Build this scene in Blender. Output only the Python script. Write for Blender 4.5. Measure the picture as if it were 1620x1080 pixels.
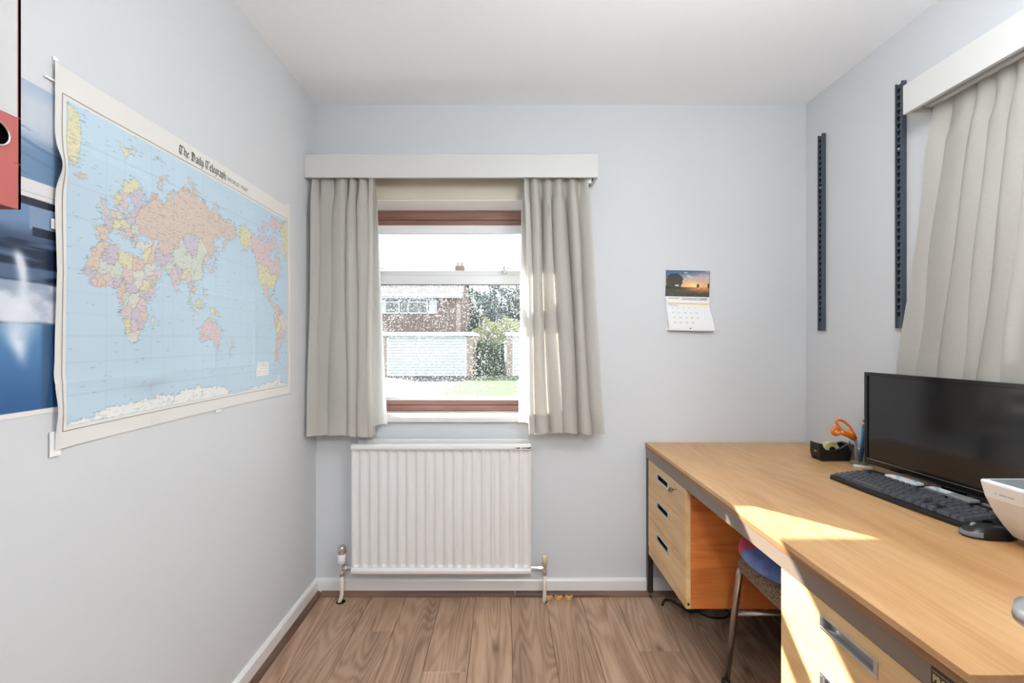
import bpy, bmesh, math, random
import numpy as np
from mathutils import Vector, Matrix

for _o in list(bpy.data.objects):
    bpy.data.objects.remove(_o, do_unlink=True)
scene = bpy.context.scene
COL = scene.collection
PI = math.pi
rnd = random.Random(7)

# ------------------------------------------------------------------ camera
cam_data = bpy.data.cameras.new('camera')
cam_data.sensor_width = 36.0
cam_data.lens = 16.0
cam_data.shift_x = 12.0 / 1620.0
cam_data.clip_start = 0.05
cam_data.clip_end = 300.0
cam = bpy.data.objects.new('camera', cam_data)
COL.objects.link(cam)
cam.location = (0.0, 0.0, 1.21)
cam.rotation_euler = (PI / 2, 0, 0)
scene.camera = cam

# ------------------------------------------------------------------ world, sun, exposure
SKY_STRENGTH = 2.3
SUN_STRENGTH = 18.0
LAMP_STRENGTH = 25.0
HALL_STRENGTH = 62.0
scene.view_settings.view_transform = 'Standard'
scene.view_settings.look = 'None'
scene.view_settings.gamma = 1.0
scene.view_settings.use_curve_mapping = False
scene.view_settings.exposure = 0.45

world = bpy.data.worlds.new('world')
scene.world = world
world.use_nodes = True
_wt = world.node_tree
_bg = _wt.nodes['Background']
_bg.inputs['Color'].default_value = (0.90, 0.96, 1.0, 1)
_bg.inputs['Strength'].default_value = SKY_STRENGTH

sun_data = bpy.data.lights.new('sun', 'SUN')
sun_data.energy = SUN_STRENGTH
sun_data.angle = math.radians(0.6)
sun_data.color = (1.0, 0.965, 0.92)
sun = bpy.data.objects.new('sun', sun_data)
COL.objects.link(sun)
sun.location = (-6, 9, 7)
sun.rotation_euler = Vector((0.86, -1.0, -0.815)).to_track_quat('-Z', 'Y').to_euler()

try:
    scene.cycles.max_bounces = 10
    scene.cycles.diffuse_bounces = 5
    scene.cycles.adaptive_threshold = 0.03
    scene.cycles.glossy_bounces = 4
    scene.cycles.transmission_bounces = 8
    scene.cycles.transparent_max_bounces = 16
    scene.cycles.caustics_reflective = False
    scene.cycles.caustics_refractive = False
    scene.cycles.sample_clamp_indirect = 6.0
except Exception:
    pass

# ------------------------------------------------------------------ helpers
def lin(r, g, b):
    def f(c):
        c /= 255.0
        return c / 12.92 if c <= 0.04045 else ((c + 0.055) / 1.055) ** 2.4
    return (f(r), f(g), f(b), 1.0)


class NT:
    """small helper around a material's node tree"""
    def __init__(self, name):
        self.m = bpy.data.materials.new(name)
        self.m.use_nodes = True
        self.t = self.m.node_tree
        self.n = self.t.nodes
        self.p = self.n['Principled BSDF']
        self.out = self.n['Material Output']

    def add(self, typ, **kw):
        nd = self.n.new(typ)
        for k, v in kw.items():
            if hasattr(nd, k):
                setattr(nd, k, v)
        return nd

    def link(self, a, ao, b, bi):
        self.t.links.new(a.outputs[ao], b.inputs[bi])

    def coords(self, scale=(1, 1, 1), kind='Object', rnd_off=False):
        tc = self.add('ShaderNodeTexCoord')
        mp = self.add('ShaderNodeMapping')
        mp.inputs['Scale'].default_value = scale
        self.link(tc, kind, mp, 'Vector')
        if rnd_off:
            oi = self.add('ShaderNodeObjectInfo')
            mul = self.add('ShaderNodeMath', operation='MULTIPLY')
            mul.inputs[1].default_value = 37.0
            self.link(oi, 'Random', mul, 0)
            cx = self.add('ShaderNodeCombineXYZ')
            self.link(mul, 0, cx, 'X')
            self.link(mul, 0, cx, 'Y')
            self.link(mul, 0, cx, 'Z')
            self.link(cx, 0, mp, 'Location')
        return mp

    def noise(self, src, scale, detail=4, rough=0.5, dist=0.0):
        nz = self.add('ShaderNodeTexNoise')
        nz.inputs['Scale'].default_value = scale
        nz.inputs['Detail'].default_value = detail
        nz.inputs['Roughness'].default_value = rough
        nz.inputs['Distortion'].default_value = dist
        if src is not None:
            self.link(src, 'Vector', nz, 'Vector')
        return nz

    def ramp(self, src, so, stops):
        r = self.add('ShaderNodeValToRGB')
        els = r.color_ramp.elements
        while len(els) < len(stops):
            els.new(0.5)
        for e, (p, c) in zip(els, stops):
            e.position = p
            e.color = c
        self.link(src, so, r, 'Fac')
        return r

    def bump(self, src, so, strength=0.2, dist=0.01):
        b = self.add('ShaderNodeBump')
        b.inputs['Strength'].default_value = strength
        b.inputs['Distance'].default_value = dist
        self.link(src, so, b, 'Height')
        self.link(b, 'Normal', self.p, 'Normal')
        return b

    def mixc(self, fac, a, b, blend='MIX'):
        m = self.add('ShaderNodeMix', data_type='RGBA', blend_type=blend)
        for inp, v in ((0, fac), (6, a), (7, b)):
            if isinstance(v, tuple) and len(v) == 2 and hasattr(v[0], 'outputs'):
                self.t.links.new(v[0].outputs[v[1]], m.inputs[inp])
            else:
                m.inputs[inp].default_value = v
        return m


def mat(name, col, rough=0.5, metal=0.0, spec=0.5, bump=None, coat=0.0, var=None):
    t = NT(name)
    t.p.inputs['Base Color'].default_value = col
    t.p.inputs['Roughness'].default_value = rough
    t.p.inputs['Metallic'].default_value = metal
    t.p.inputs['Specular IOR Level'].default_value = spec
    if coat:
        t.p.inputs['Coat Weight'].default_value = coat
    if bump:
        mp = t.coords()
        nz = t.noise(mp, bump[0], 3)
        t.bump(nz, 'Fac', bump[1], bump[2] if len(bump) > 2 else 0.002)
    if var:   # (scale, amount): slight tone variation of the thing's own colour
        mp = t.coords()
        nz = t.noise(mp, var[0], 4)
        d = tuple(c * (1 - var[1]) for c in col[:3]) + (1,)
        u = tuple(min(1, c * (1 + var[1])) for c in col[:3]) + (1,)
        r = t.ramp(nz, 'Fac', [(0.3, d), (0.7, u)])
        t.link(r, 'Color', t.p, 'Base Color')
    return t.m


def wood(name, dark, mid, light, along='y', rings=26.0, rough=0.42, fibre=1.0, stretch=9.0, ring_amt=0.5, spec=0.4, knots=False):
    t = NT(name)
    s = [stretch, stretch, stretch]
    s['xyz'.index(along)] = 1.0
    mp = t.coords(tuple(s), 'Object', True)
    big = t.noise(mp, 0.75, 2, 0.45, 0.25)
    mul = t.add('ShaderNodeMath', operation='MULTIPLY')
    mul.inputs[1].default_value = rings
    t.link(big, 'Fac', mul, 0)
    sn = t.add('ShaderNodeMath', operation='SINE')
    t.link(mul, 0, sn, 0)
    m01 = t.add('ShaderNodeMapRange')
    m01.inputs['From Min'].default_value = -1
    m01.inputs['From Max'].default_value = 1
    t.link(sn, 0, m01, 'Value')
    fs = [260.0 * fibre] * 3
    fs['xyz'.index(along)] = 7.0 * fibre
    mp2 = t.coords(tuple(fs), 'Object', True)
    fib = t.noise(mp2, 1.0, 3, 0.6)
    tone = t.noise(mp, 2.0, 3, 0.5)
    add = t.add('ShaderNodeMath', operation='MULTIPLY_ADD')
    add.inputs[1].default_value = ring_amt
    t.link(m01, 0, add, 0)
    fm = t.add('ShaderNodeMath', operation='MULTIPLY_ADD')
    fm.inputs[1].default_value = 0.55
    t.link(fib, 'Fac', fm, 0)
    tm = t.add('ShaderNodeMath', operation='MULTIPLY_ADD')
    tm.inputs[1].default_value = 0.7
    tm.inputs[2].default_value = -0.40
    t.link(tone, 'Fac', tm, 0)
    t.link(tm, 0, fm, 2)
    t.link(fm, 0, add, 2)
    fac = add
    r = t.ramp(fac, 0, [(0.08, dark), (0.42, mid), (0.85, light)])
    last = (r, 'Color')
    if knots:
        ks = [3.6, 3.6, 3.6]
        ks['xyz'.index(along)] = 1.5
        mp3 = t.coords(tuple(ks), 'Object', True)
        vo = t.add('ShaderNodeTexVoronoi', voronoi_dimensions='2D')
        vo.inputs['Scale'].default_value = 1.0
        t.link(mp3, 'Vector', vo, 'Vector')
        kr = t.ramp(vo, 'Distance', [(0.01, (0.8, 0.8, 0.8, 1)), (0.06, (0.2, 0.2, 0.2, 1)), (0.13, (0, 0, 0, 1))])
        km = t.mixc((kr, 'Color'), last, tuple(c * 0.45 for c in dark[:3]) + (1,))
        last = (km, 2)
    # every board has a tone of its own
    oi = t.add('ShaderNodeObjectInfo')
    hv = t.add('ShaderNodeHueSaturation')
    mr = t.add('ShaderNodeMapRange')
    mr.inputs['To Min'].default_value = 0.90
    mr.inputs['To Max'].default_value = 1.10
    t.link(oi, 'Random', mr, 'Value')
    t.link(mr, 0, hv, 'Value')
    t.t.links.new(last[0].outputs[last[1]], hv.inputs['Color'])
    t.link(hv, 'Color', t.p, 'Base Color')
    t.p.inputs['Roughness'].default_value = rough
    t.p.inputs['Specular IOR Level'].default_value = spec
    t.bump(fib, 'Fac', 0.08, 0.001)
    return t.m


def vcol_mat(name, rough=0.6, spec=0.3, coat=0.0):
    t = NT(name)
    a = t.add('ShaderNodeVertexColor')
    a.layer_name = 'print'
    t.link(a, 'Color', t.p, 'Base Color')
    t.p.inputs['Roughness'].default_value = rough
    t.p.inputs['Specular IOR Level'].default_value = spec
    t.p.inputs['Coat Weight'].default_value = coat
    return t.m


def fabric(name, col, trans=0.35, scale=900.0):
    t = NT(name)
    t.n.remove(t.p)
    mp = t.coords()
    nz = t.noise(mp, scale, 2)
    slub = t.noise(t.coords((60, 60, 900)), 1.0, 3)
    r = t.ramp(slub, 'Fac', [(0.3, tuple(c * 0.93 for c in col[:3]) + (1,)), (0.7, col)])
    d = t.add('ShaderNodeBsdfDiffuse')
    tr = t.add('ShaderNodeBsdfTranslucent')
    b = t.add('ShaderNodeBump')
    b.inputs['Strength'].default_value = 0.15
    b.inputs['Distance'].default_value = 0.001
    t.link(nz, 'Fac', b, 'Height')
    t.link(b, 'Normal', d, 'Normal')
    t.link(r, 'Color', d, 'Color')
    t.link(r, 'Color', tr, 'Color')
    m = t.add('ShaderNodeMixShader')
    m.inputs[0].default_value = trans
    t.link(d, 'BSDF', m, 1)
    t.link(tr, 'BSDF', m, 2)
    t.link(m, 'Shader', t.out, 'Surface')
    return t.m


def schlick(t, f0=0.035):
    """reflectance by angle, the same from both sides of a thin sheet"""
    lw = t.add('ShaderNodeLayerWeight')
    pw = t.add('ShaderNodeMath', operation='POWER')
    pw.inputs[1].default_value = 5.0
    t.link(lw, 'Facing', pw, 0)
    ma = t.add('ShaderNodeMath', operation='MULTIPLY_ADD')
    ma.inputs[1].default_value = 1.0 - f0
    ma.inputs[2].default_value = f0
    t.link(pw, 0, ma, 0)
    return ma


def glass_pane(name, drops=False):
    """thin window glass: clear, with a mirror reflection at the surface and, if wanted, rain drops"""
    t = NT(name)
    t.n.remove(t.p)
    trn = t.add('ShaderNodeBsdfTransparent')
    trn.inputs['Color'].default_value = (0.97, 0.985, 0.98, 1)
    gl = t.add('ShaderNodeBsdfGlossy')
    gl.inputs['Roughness'].default_value = 0.01
    fr = schlick(t)
    m = t.add('ShaderNodeMixShader')
    t.link(fr, 0, m, 0)
    t.link(trn, 0, m, 1)
    t.link(gl, 0, m, 2)
    last = m
    if drops:
        mp = t.coords((1, 1, 1))
        vo = t.add('ShaderNodeTexVoronoi')
        vo.inputs['Scale'].default_value = 135.0
        t.link(mp, 'Vector', vo, 'Vector')
        sz = t.noise(mp, 6.0, 3)
        # drop radius differs from cell to cell
        sep = t.add('ShaderNodeSeparateColor')
        t.link(vo, 'Color', sep, 'Color')
        rad = t.add('ShaderNodeMath', operation='MULTIPLY')
        t.link(sep, 0, rad, 0)
        t.link(sz, 'Fac', rad, 1)
        rr = t.add('ShaderNodeMath', operation='MULTIPLY')
        rr.inputs[1].default_value = 1.10
        t.link(rad, 0, rr, 0)
        lt = t.add('ShaderNodeMath', operation='LESS_THAN')
        t.link(vo, 'Distance', lt, 0)
        t.link(rr, 0, lt, 1)
        fa = t.add('ShaderNodeMath', operation='MULTIPLY')
        fa.inputs[1].default_value = 0.75
        t.link(lt, 0, fa, 0)
        ad = t.add('ShaderNodeMath', operation='ADD')
        ad.inputs[1].default_value = 0.03
        t.link(fa, 0, ad, 0)
        df = t.add('ShaderNodeBsdfTranslucent')
        df.inputs['Color'].default_value = (0.20, 0.205, 0.21, 1)
        m2 = t.add('ShaderNodeMixShader')
        t.link(ad, 0, m2, 0)
        t.link(m, 0, m2, 1)
        t.link(df, 0, m2, 2)
        last = m2
    t.link(last, 0, t.out, 'Surface')
    return t.m


def emit_mat(name, col, strength):
    t = NT(name)
    t.p.inputs['Base Color'].default_value = (0.9, 0.9, 0.9, 1)
    t.p.inputs['Emission Color'].default_value = col
    t.p.inputs['Emission Strength'].default_value = strength
    return t.m


# ---- mesh building -------------------------------------------------------
class MB:
    def __init__(self):
        self.v = []
        self.f = []

    def add(self, vs, fs):
        o = len(self.v)
        self.v += [tuple(p) for p in vs]
        self.f += [tuple(i + o for i in f) for f in fs]
        return self

    def box(self, x0, x1, y0, y1, z0, z1):
        return self.add([(x0, y0, z0), (x1, y0, z0), (x1, y1, z0), (x0, y1, z0), (x0, y0, z1), (x1, y0, z1), (x1, y1, z1), (x0, y1, z1)],
                        [(0, 3, 2, 1), (4, 5, 6, 7), (0, 1, 5, 4), (1, 2, 6, 5), (2, 3, 7, 6), (3, 0, 4, 7)])

    def frustum(self, x0, x1, y0, y1, z0, z1, inset):
        i = inset
        return self.add([(x0, y0, z0), (x1, y0, z0), (x1, y1, z0), (x0, y1, z0), (x0 + i, y0 + i, z1), (x1 - i, y0 + i, z1), (x1 - i, y1 - i, z1), (x0 + i, y1 - i, z1)],
                        [(0, 3, 2, 1), (4, 5, 6, 7), (0, 1, 5, 4), (1, 2, 6, 5), (2, 3, 7, 6), (3, 0, 4, 7)])

    def prism(self, poly, axis, a, b):
        """polygon in the two other axes (cyclic order), extruded along axis from a to b"""
        n = len(poly)
        def pt(p, t):
            if axis == 'x':
                return (t, p[0], p[1])
            if axis == 'y':
                return (p[0], t, p[1])
            return (p[0], p[1], t)
        vs = [pt(p, a) for p in poly] + [pt(p, b) for p in poly]
        fs = [tuple(range(n))[::-1], tuple(range(n, 2 * n))]
        for i in range(n):
            j = (i + 1) % n
            fs.append((i, j, n + j, n + i))
        return self.add(vs, fs)

    def tube(self, pts, r, seg=10, cap=True):
        pts = [Vector(p) for p in pts]
        n = len(pts)
        rs = r if isinstance(r, (list, tuple)) else [r] * n
        rings = []
        up = None
        for i, p in enumerate(pts):
            t = (pts[min(i + 1, n - 1)] - pts[max(i - 1, 0)]).normalized()
            if up is None:
                up = Vector((0, 0, 1)) if abs(t.z) < 0.9 else Vector((1, 0, 0))
            a = t.cross(up)
            if a.length < 1e-6:
                a = t.orthogonal()
            a.normalize()
            b = a.cross(t).normalized()
            up = b
            rings.append([p + (a * math.cos(2 * PI * k / seg) + b * math.sin(2 * PI * k / seg)) * rs[i] for k in range(seg)])
        vs = [q for rg in rings for q in rg]
        fs = []
        for i in range(n - 1):
            for k in range(seg):
                k2 = (k + 1) % seg
                fs.append((i * seg + k, i * seg + k2, (i + 1) * seg + k2, (i + 1) * seg + k))
        if cap:
            fs.append(tuple(range(seg))[::-1])
            fs.append(tuple((n - 1) * seg + k for k in range(seg)))
        return self.add(vs, fs)

    def spline(self, pts, r, seg=8, sub=6):
        P = [Vector(p) for p in pts]
        P = [P[0] * 2 - P[1]] + P + [P[-1] * 2 - P[-2]]
        out = []
        for i in range(1, len(P) - 2):
            for k in range(sub):
                t = k / sub
                a, b, c, d = P[i - 1], P[i], P[i + 1], P[i + 2]
                out.append(0.5 * ((2 * b) + (c - a) * t + (2 * a - 5 * b + 4 * c - d) * t * t + (3 * b - a - 3 * c + d) * t ** 3))
        out.append(P[-2])
        return self.tube(out, r, seg)

    def lathe(self, prof, center, axis='z', seg=20):
        """prof: list of (radius, height)"""
        cx, cy, cz = center
        vs = []
        for (r, h) in prof:
            for k in range(seg):
                a = 2 * PI * k / seg
                c, s = r * math.cos(a), r * math.sin(a)
                if axis == 'z':
                    vs.append((cx + c, cy + s, cz + h))
                elif axis == 'y':
                    vs.append((cx + s, cy + h, cz + c))
                else:
                    vs.append((cx + h, cy + c, cz + s))
        fs = []
        n = len(prof)
        for i in range(n - 1):
            for k in range(seg):
                k2 = (k + 1) % seg
                fs.append((i * seg + k, i * seg + k2, (i + 1) * seg + k2, (i + 1) * seg + k))
        if prof[0][0] > 1e-6:
            fs.append(tuple(range(seg))[::-1])
        if prof[-1][0] > 1e-6:
            fs.append(tuple((n - 1) * seg + k for k in range(seg)))
        return self.add(vs, fs)

    def grid(self, rows):
        """rows: list of equal-length lists of points"""
        n, m = len(rows), len(rows[0])
        vs = [p for r in rows for p in r]
        fs = []
        for i in range(n - 1):
            for j in range(m - 1):
                fs.append((i * m + j, i * m + j + 1, (i + 1) * m + j + 1, (i + 1) * m + j))
        return self.add(vs, fs)

    def build(self, name, material, parent=None, world=True, smooth=False, bevel=0.0, bseg=2, solid=0.0, subsurf=0, fixn=True):
        me = bpy.data.meshes.new(name)
        me.from_pydata(self.v, [], self.f)
        me.update()
        if fixn:
            bm = bmesh.new()
            bm.from_mesh(me)
            bmesh.ops.recalc_face_normals(bm, faces=bm.faces)
            bm.to_mesh(me)
            bm.free()
        me.materials.append(material)
        if smooth:
            me.polygons.foreach_set('use_smooth', [True] * len(me.polygons))
        ob = bpy.data.objects.new(name, me)
        COL.objects.link(ob)
        attach(ob, parent, world)
        if solid:
            md = ob.modifiers.new('solid', 'SOLIDIFY')
            md.thickness = solid
            md.offset = 0
        if bevel:
            md = ob.modifiers.new('bevel', 'BEVEL')
            md.width = bevel
            md.segments = bseg
            md.limit_method = 'ANGLE'
            md.angle_limit = math.radians(40)
        if subsurf:
            md = ob.modifiers.new('sub', 'SUBSURF')
            md.levels = subsurf
            md.render_levels = subsurf
        return ob


WM = {}     # object name -> world matrix of roots / parts

def attach(ob, parent, world=True):
    if parent is None:
        WM[ob.name] = Matrix.Identity(4)
        return
    ob.parent = parent
    pm = WM[parent.name]
    if world and ob.type == 'MESH':
        ob.data.transform(pm.inverted())
    WM[ob.name] = pm.copy()


def tag(o, label=None, cat=None, group=None, kind=None):
    if label:
        o['label'] = label
    if cat:
        o['category'] = cat
    if group:
        o['group'] = group
    if kind:
        o['kind'] = kind
    return o


def thing(name, label, cat, loc=(0, 0, 0), rotz=0.0, group=None, kind=None):
    o = bpy.data.objects.new(name, None)
    o.empty_display_size = 0.05
    COL.objects.link(o)
    o.location = loc
    o.rotation_euler = (0, 0, rotz)
    WM[o.name] = Matrix.Translation(loc) @ Matrix.Rotation(rotz, 4, 'Z')
    return tag(o, label, cat, group, kind)


def copy_part(src, parent, loc):
    c = src.copy()
    COL.objects.link(c)
    c.parent = parent
    c.location = loc
    WM[c.name] = WM[parent.name] @ Matrix.Translation(loc)
    return c


def text_mesh(s, size, bold=0.0):
    cu = bpy.data.curves.new('text', 'FONT')
    cu.body = s
    cu.size = size
    cu.offset = bold
    cu.resolution_u = 2
    ob = bpy.data.objects.new('text', cu)
    COL.objects.link(ob)
    dg = bpy.context.evaluated_depsgraph_get()
    me = ob.evaluated_get(dg).to_mesh()
    vs = [tuple(v.co) for v in me.vertices]
    fs = [tuple(p.vertices) for p in me.polygons]
    ob.evaluated_get(dg).to_mesh_clear()
    bpy.data.objects.remove(ob, do_unlink=True)
    bpy.data.curves.remove(cu)
    return vs, fs


def place_text(mb, s, size, origin, ux, uy, bold=0.0, width=None):
    """flat lettering: origin + x*ux + y*uy"""
    vs, fs = text_mesh(s, size, bold)
    if not vs:
        return
    k = 1.0
    if width:
        k = width / max(1e-6, max(v[0] for v in vs))
    o, ux, uy = Vector(origin), Vector(ux), Vector(uy)
    mb.add([o + ux * (v[0] * k) + uy * v[1] for v in vs], fs)


def print_grid(name, nu, nv, posf, colf, material, parent=None):
    """sheet of paper as a fine grid with a flat print held in a colour attribute.
    posf(U,V)->(n,3), colf(U,V)->(n,3) linear"""
    u = np.linspace(0, 1, nu)
    v = np.linspace(0, 1, nv)
    U, V = np.meshgrid(u, v)
    P = posf(U.ravel(), V.ravel())
    if parent is not None:
        inv = np.array(WM[parent.name].inverted())
        P = P @ inv[:3, :3].T + inv[:3, 3]
    C = colf(U.ravel(), V.ravel())
    idx = np.arange(nu * nv).reshape(nv, nu)
    quads = np.stack([idx[:-1, :-1], idx[:-1, 1:], idx[1:, 1:], idx[1:, :-1]], -1).reshape(-1, 4)
    me = bpy.data.meshes.new(name)
    me.vertices.add(len(P))
    me.vertices.foreach_set('co', P.astype(np.float32).ravel())
    me.loops.add(quads.size)
    me.loops.foreach_set('vertex_index', quads.ravel().astype(np.int32))
    me.polygons.add(len(quads))
    me.polygons.foreach_set('loop_start', np.arange(0, quads.size, 4, dtype=np.int32))
    me.update(calc_edges=True)
    at = me.color_attributes.new('print', 'FLOAT_COLOR', 'POINT')
    at.data.foreach_set('color', np.concatenate([C, np.ones((len(C), 1))], 1).astype(np.float32).ravel())
    me.polygons.foreach_set('use_smooth', np.ones(len(quads), dtype=bool))
    me.materials.append(material)
    ob = bpy.data.objects.new(name, me)
    COL.objects.link(ob)
    if parent is not None:
        ob.parent = parent
        WM[ob.name] = WM[parent.name].copy()
    else:
        WM[ob.name] = Matrix.Identity(4)
    return ob


def vnoise(x, y, seed=0):
    """cheap value noise for print patterns"""
    xi, yi = np.floor(x).astype(np.int64), np.floor(y).astype(np.int64)
    xf, yf = x - xi, y - yi
    xf, yf = xf * xf * (3 - 2 * xf), yf * yf * (3 - 2 * yf)
    def h(a, b):
        n = (a * 374761393 + b * 668265263 + seed * 974634777) & 0x7fffffff
        n = ((n ^ (n >> 13)) * 1274126177) & 0x7fffffff
        return (n ^ (n >> 16)) % 65536 / 65535.0
    a, b, c, d = h(xi, yi), h(xi + 1, yi), h(xi, yi + 1), h(xi + 1, yi + 1)
    return (a * (1 - xf) + b * xf) * (1 - yf) + (c * (1 - xf) + d * xf) * yf


def fbm(x, y, seed=0, oct=4):
    s, a = 0, 0.5
    for i in range(oct):
        s = s + a * vnoise(x * 2 ** i, y * 2 ** i, seed + i)
        a *= 0.5
    return s


def srgb_arr(c):
    c = np.asarray(c, dtype=float) / 255.0
    return np.where(c <= 0.04045, c / 12.92, ((c + 0.055) / 1.055) ** 2.4)


# ------------------------------------------------------------------ materials
M = {}
M['wall'] = mat('wall_paint', (0.63, 0.645, 0.66, 1), 0.75, spec=0.25, bump=(55, 0.10, 0.002))
M['ceiling'] = mat('ceiling_paint', (0.955, 0.965, 0.98, 1), 0.85, spec=0.2, bump=(38, 0.16, 0.003))
M['gloss_white'] = mat('white_gloss_paint', (0.78, 0.765, 0.75, 1), 0.28, spec=0.5, bump=(30, 0.03, 0.002))
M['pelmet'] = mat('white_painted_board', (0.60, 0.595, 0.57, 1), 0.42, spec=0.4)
M['radiator'] = mat('radiator_enamel', (0.74, 0.725, 0.71, 1), 0.30, spec=0.5)
M['bead'] = wood('brown_beading', lin(70, 48, 38), lin(104, 76, 62), lin(128, 98, 80), 'x', rough=0.5)
M['bead_y'] = wood('brown_beading_side', lin(70, 48, 38), lin(104, 76, 62), lin(128, 98, 80), 'y', rough=0.5)
M['floor'] = wood('oak_laminate', lin(132, 102, 80), lin(178, 146, 121), lin(200, 170, 146), 'y', rings=150, rough=0.36, stretch=7.0, ring_amt=0.20, spec=0.4, knots=True)
M['desk_top'] = wood('oak_veneer_top', lin(190, 142, 92), lin(214, 170, 120), lin(226, 188, 140), 'y', rings=90, rough=0.36, stretch=6.0, ring_amt=0.10, fibre=0.8)
M['desk_edge'] = wood('oak_lipping', lin(120, 84, 52), lin(158, 116, 76), lin(178, 136, 94), 'y', rings=14, rough=0.45, ring_amt=0.2)
M['drawer'] = wood('oak_veneer_front', lin(212, 168, 114), lin(228, 190, 138), lin(236, 204, 154), 'y', rings=60, rough=0.42, stretch=7.0, ring_amt=0.22)
M['ped_side'] = wood('teak_veneer_bounce_tint', lin(184, 100, 46), lin(214, 126, 64), lin(226, 142, 80), 'x', rings=60, rough=0.42, stretch=8.0, ring_amt=0.22)  # warm bounced light is put into the orange of this veneer
M['rail'] = mat('brown_painted_steel', lin(128, 112, 98), 0.38, 0.1)
M['leg_dark'] = mat('dark_brown_steel', lin(52, 44, 38), 0.4, 0.2)
M['chrome'] = mat('chrome', (0.75, 0.75, 0.76, 1), 0.14, 1.0)
M['steel'] = mat('brushed_aluminium', (0.72, 0.72, 0.73, 1), 0.32, 1.0)
M['stool_leg'] = mat('worn_chrome_tube', (0.46, 0.42, 0.39, 1), 0.24, 1.0)
M['black'] = mat('black_plastic', lin(22, 22, 24), 0.38)
M['black_gloss'] = mat('black_gloss_plastic', lin(14, 14, 15), 0.12)
M['screen'] = mat('dark_screen', (0.006, 0.006, 0.007, 1), 0.10, spec=0.6)
M['key'] = mat('charcoal_key', lin(78, 80, 85), 0.33, spec=0.5)
M['kbd'] = mat('charcoal_keyboard_case', lin(18, 18, 20), 0.45)
M['white_plastic'] = mat('white_plastic', (0.82, 0.835, 0.86, 1), 0.32)
M['grey_plastic'] = mat('grey_plastic', lin(140, 146, 150), 0.4)
M['paper'] = mat('white_paper', (0.85, 0.85, 0.84, 1), 0.7, spec=0.2)
M['cream_plastic'] = mat('cream_plastic', lin(226, 210, 178), 0.4)
M['red_plastic'] = mat('red_plastic', lin(186, 36, 58), 0.4)
M['orange'] = mat('orange_plastic', lin(226, 118, 30), 0.32)
M['teal'] = mat('teal_paint', lin(30, 124, 158), 0.35)
M['blue_pen'] = mat('blue_plastic', lin(44, 62, 140), 0.3)
M['pink_rubber'] = mat('pink_rubber', lin(196, 96, 88), 0.7)
M['tape'] = mat('yellowed_tape', lin(214, 206, 140), 0.35)
M['upright'] = mat('slate_blue_steel', lin(72, 82, 92), 0.42, 0.25)
M['slot'] = mat('slot_black', (0.008, 0.008, 0.009, 1), 0.9, spec=0.1)
M['binder'] = mat('red_binder_board', lin(160, 82, 78), 0.42, bump=(300, 0.05, 0.001))
M['win_wood'] = wood('mahogany_frame', lin(106, 74, 64), lin(140, 104, 92), lin(164, 128, 114), 'x', rings=14, rough=0.3, ring_amt=0.25)
M['win_white'] = mat('white_aluminium_frame', (0.80, 0.81, 0.82, 1), 0.38)
M['glass'] = glass_pane('window_glass')
M['glass_wet'] = glass_pane('window_glass_with_drops', True)
M['curtain'] = fabric('beige_curtain_cloth', lin(218, 214, 207), 0.46)
M['curtain_hem'] = fabric('beige_curtain_hem', lin(214, 209, 201), 0.04)
M['lining'] = fabric('white_curtain_lining', (0.90, 0.89, 0.87, 1), 0.84)
M['print'] = vcol_mat('printed_paper', 0.55, 0.3)
M['photo_print'] = vcol_mat('glossy_photo_print', 0.25, 0.5)
M['ink'] = mat('black_ink', lin(40, 38, 38), 0.7, spec=0.1)
M['grey_ink'] = mat('grey_ink', lin(120, 120, 122), 0.7, spec=0.1)
M['line_ink'] = mat('brown_line_ink', lin(140, 128, 120), 0.7, spec=0.1)
M['label_paper'] = mat('grey_white_label', (0.43, 0.427, 0.42, 1), 0.6, spec=0.2)
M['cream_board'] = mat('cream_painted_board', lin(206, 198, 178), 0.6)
M['gold'] = mat('gold_lettering', lin(190, 170, 112), 0.5)
M['plate'] = mat('black_name_plate', lin(44, 38, 34), 0.4)
M['yellow'] = mat('yellow_print', lin(230, 190, 60), 0.6)
M['pipe_white'] = mat('painted_pipe', lin(226, 216, 202), 0.4)
M['tape_clear'] = mat('sticky_tape', (0.85, 0.85, 0.85, 1), 0.12)
M['brown_ply'] = mat('wooden_pipe_collar', lin(188, 142, 94), 0.5, var=(60, 0.2))
M['copper'] = mat('brass_key', (0.62, 0.60, 0.56, 1), 0.25, 1.0)

# ------------------------------------------------------------------ room dimensions (metres)
XL, XR = -0.906, 1.450          # left and right wall faces
YB, YN = 2.188, -0.350          # back wall (with window) and near wall (with door)
ZC = 2.350                      # ceiling
WT = 0.28                       # thickness of outer walls
W1 = (-0.76, 0.17, 0.825, 1.892)    # back window opening x0,x1,z0,z1
W2 = (0.28, 1.36, 0.90, 1.892)      # right window opening y0,y1,z0,z1
GROUND = -0.47


def structure(name, mb, m, **kw):
    o = mb.build(name, m, None, **kw)
    o['kind'] = 'structure'
    return o


# ------------------------------------------------------------------ setting
fl = structure('floor', MB().box(XL - 0.2, XR + WT, -1.7, YB + WT, GROUND, -0.012), M['bead_y'])
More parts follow.
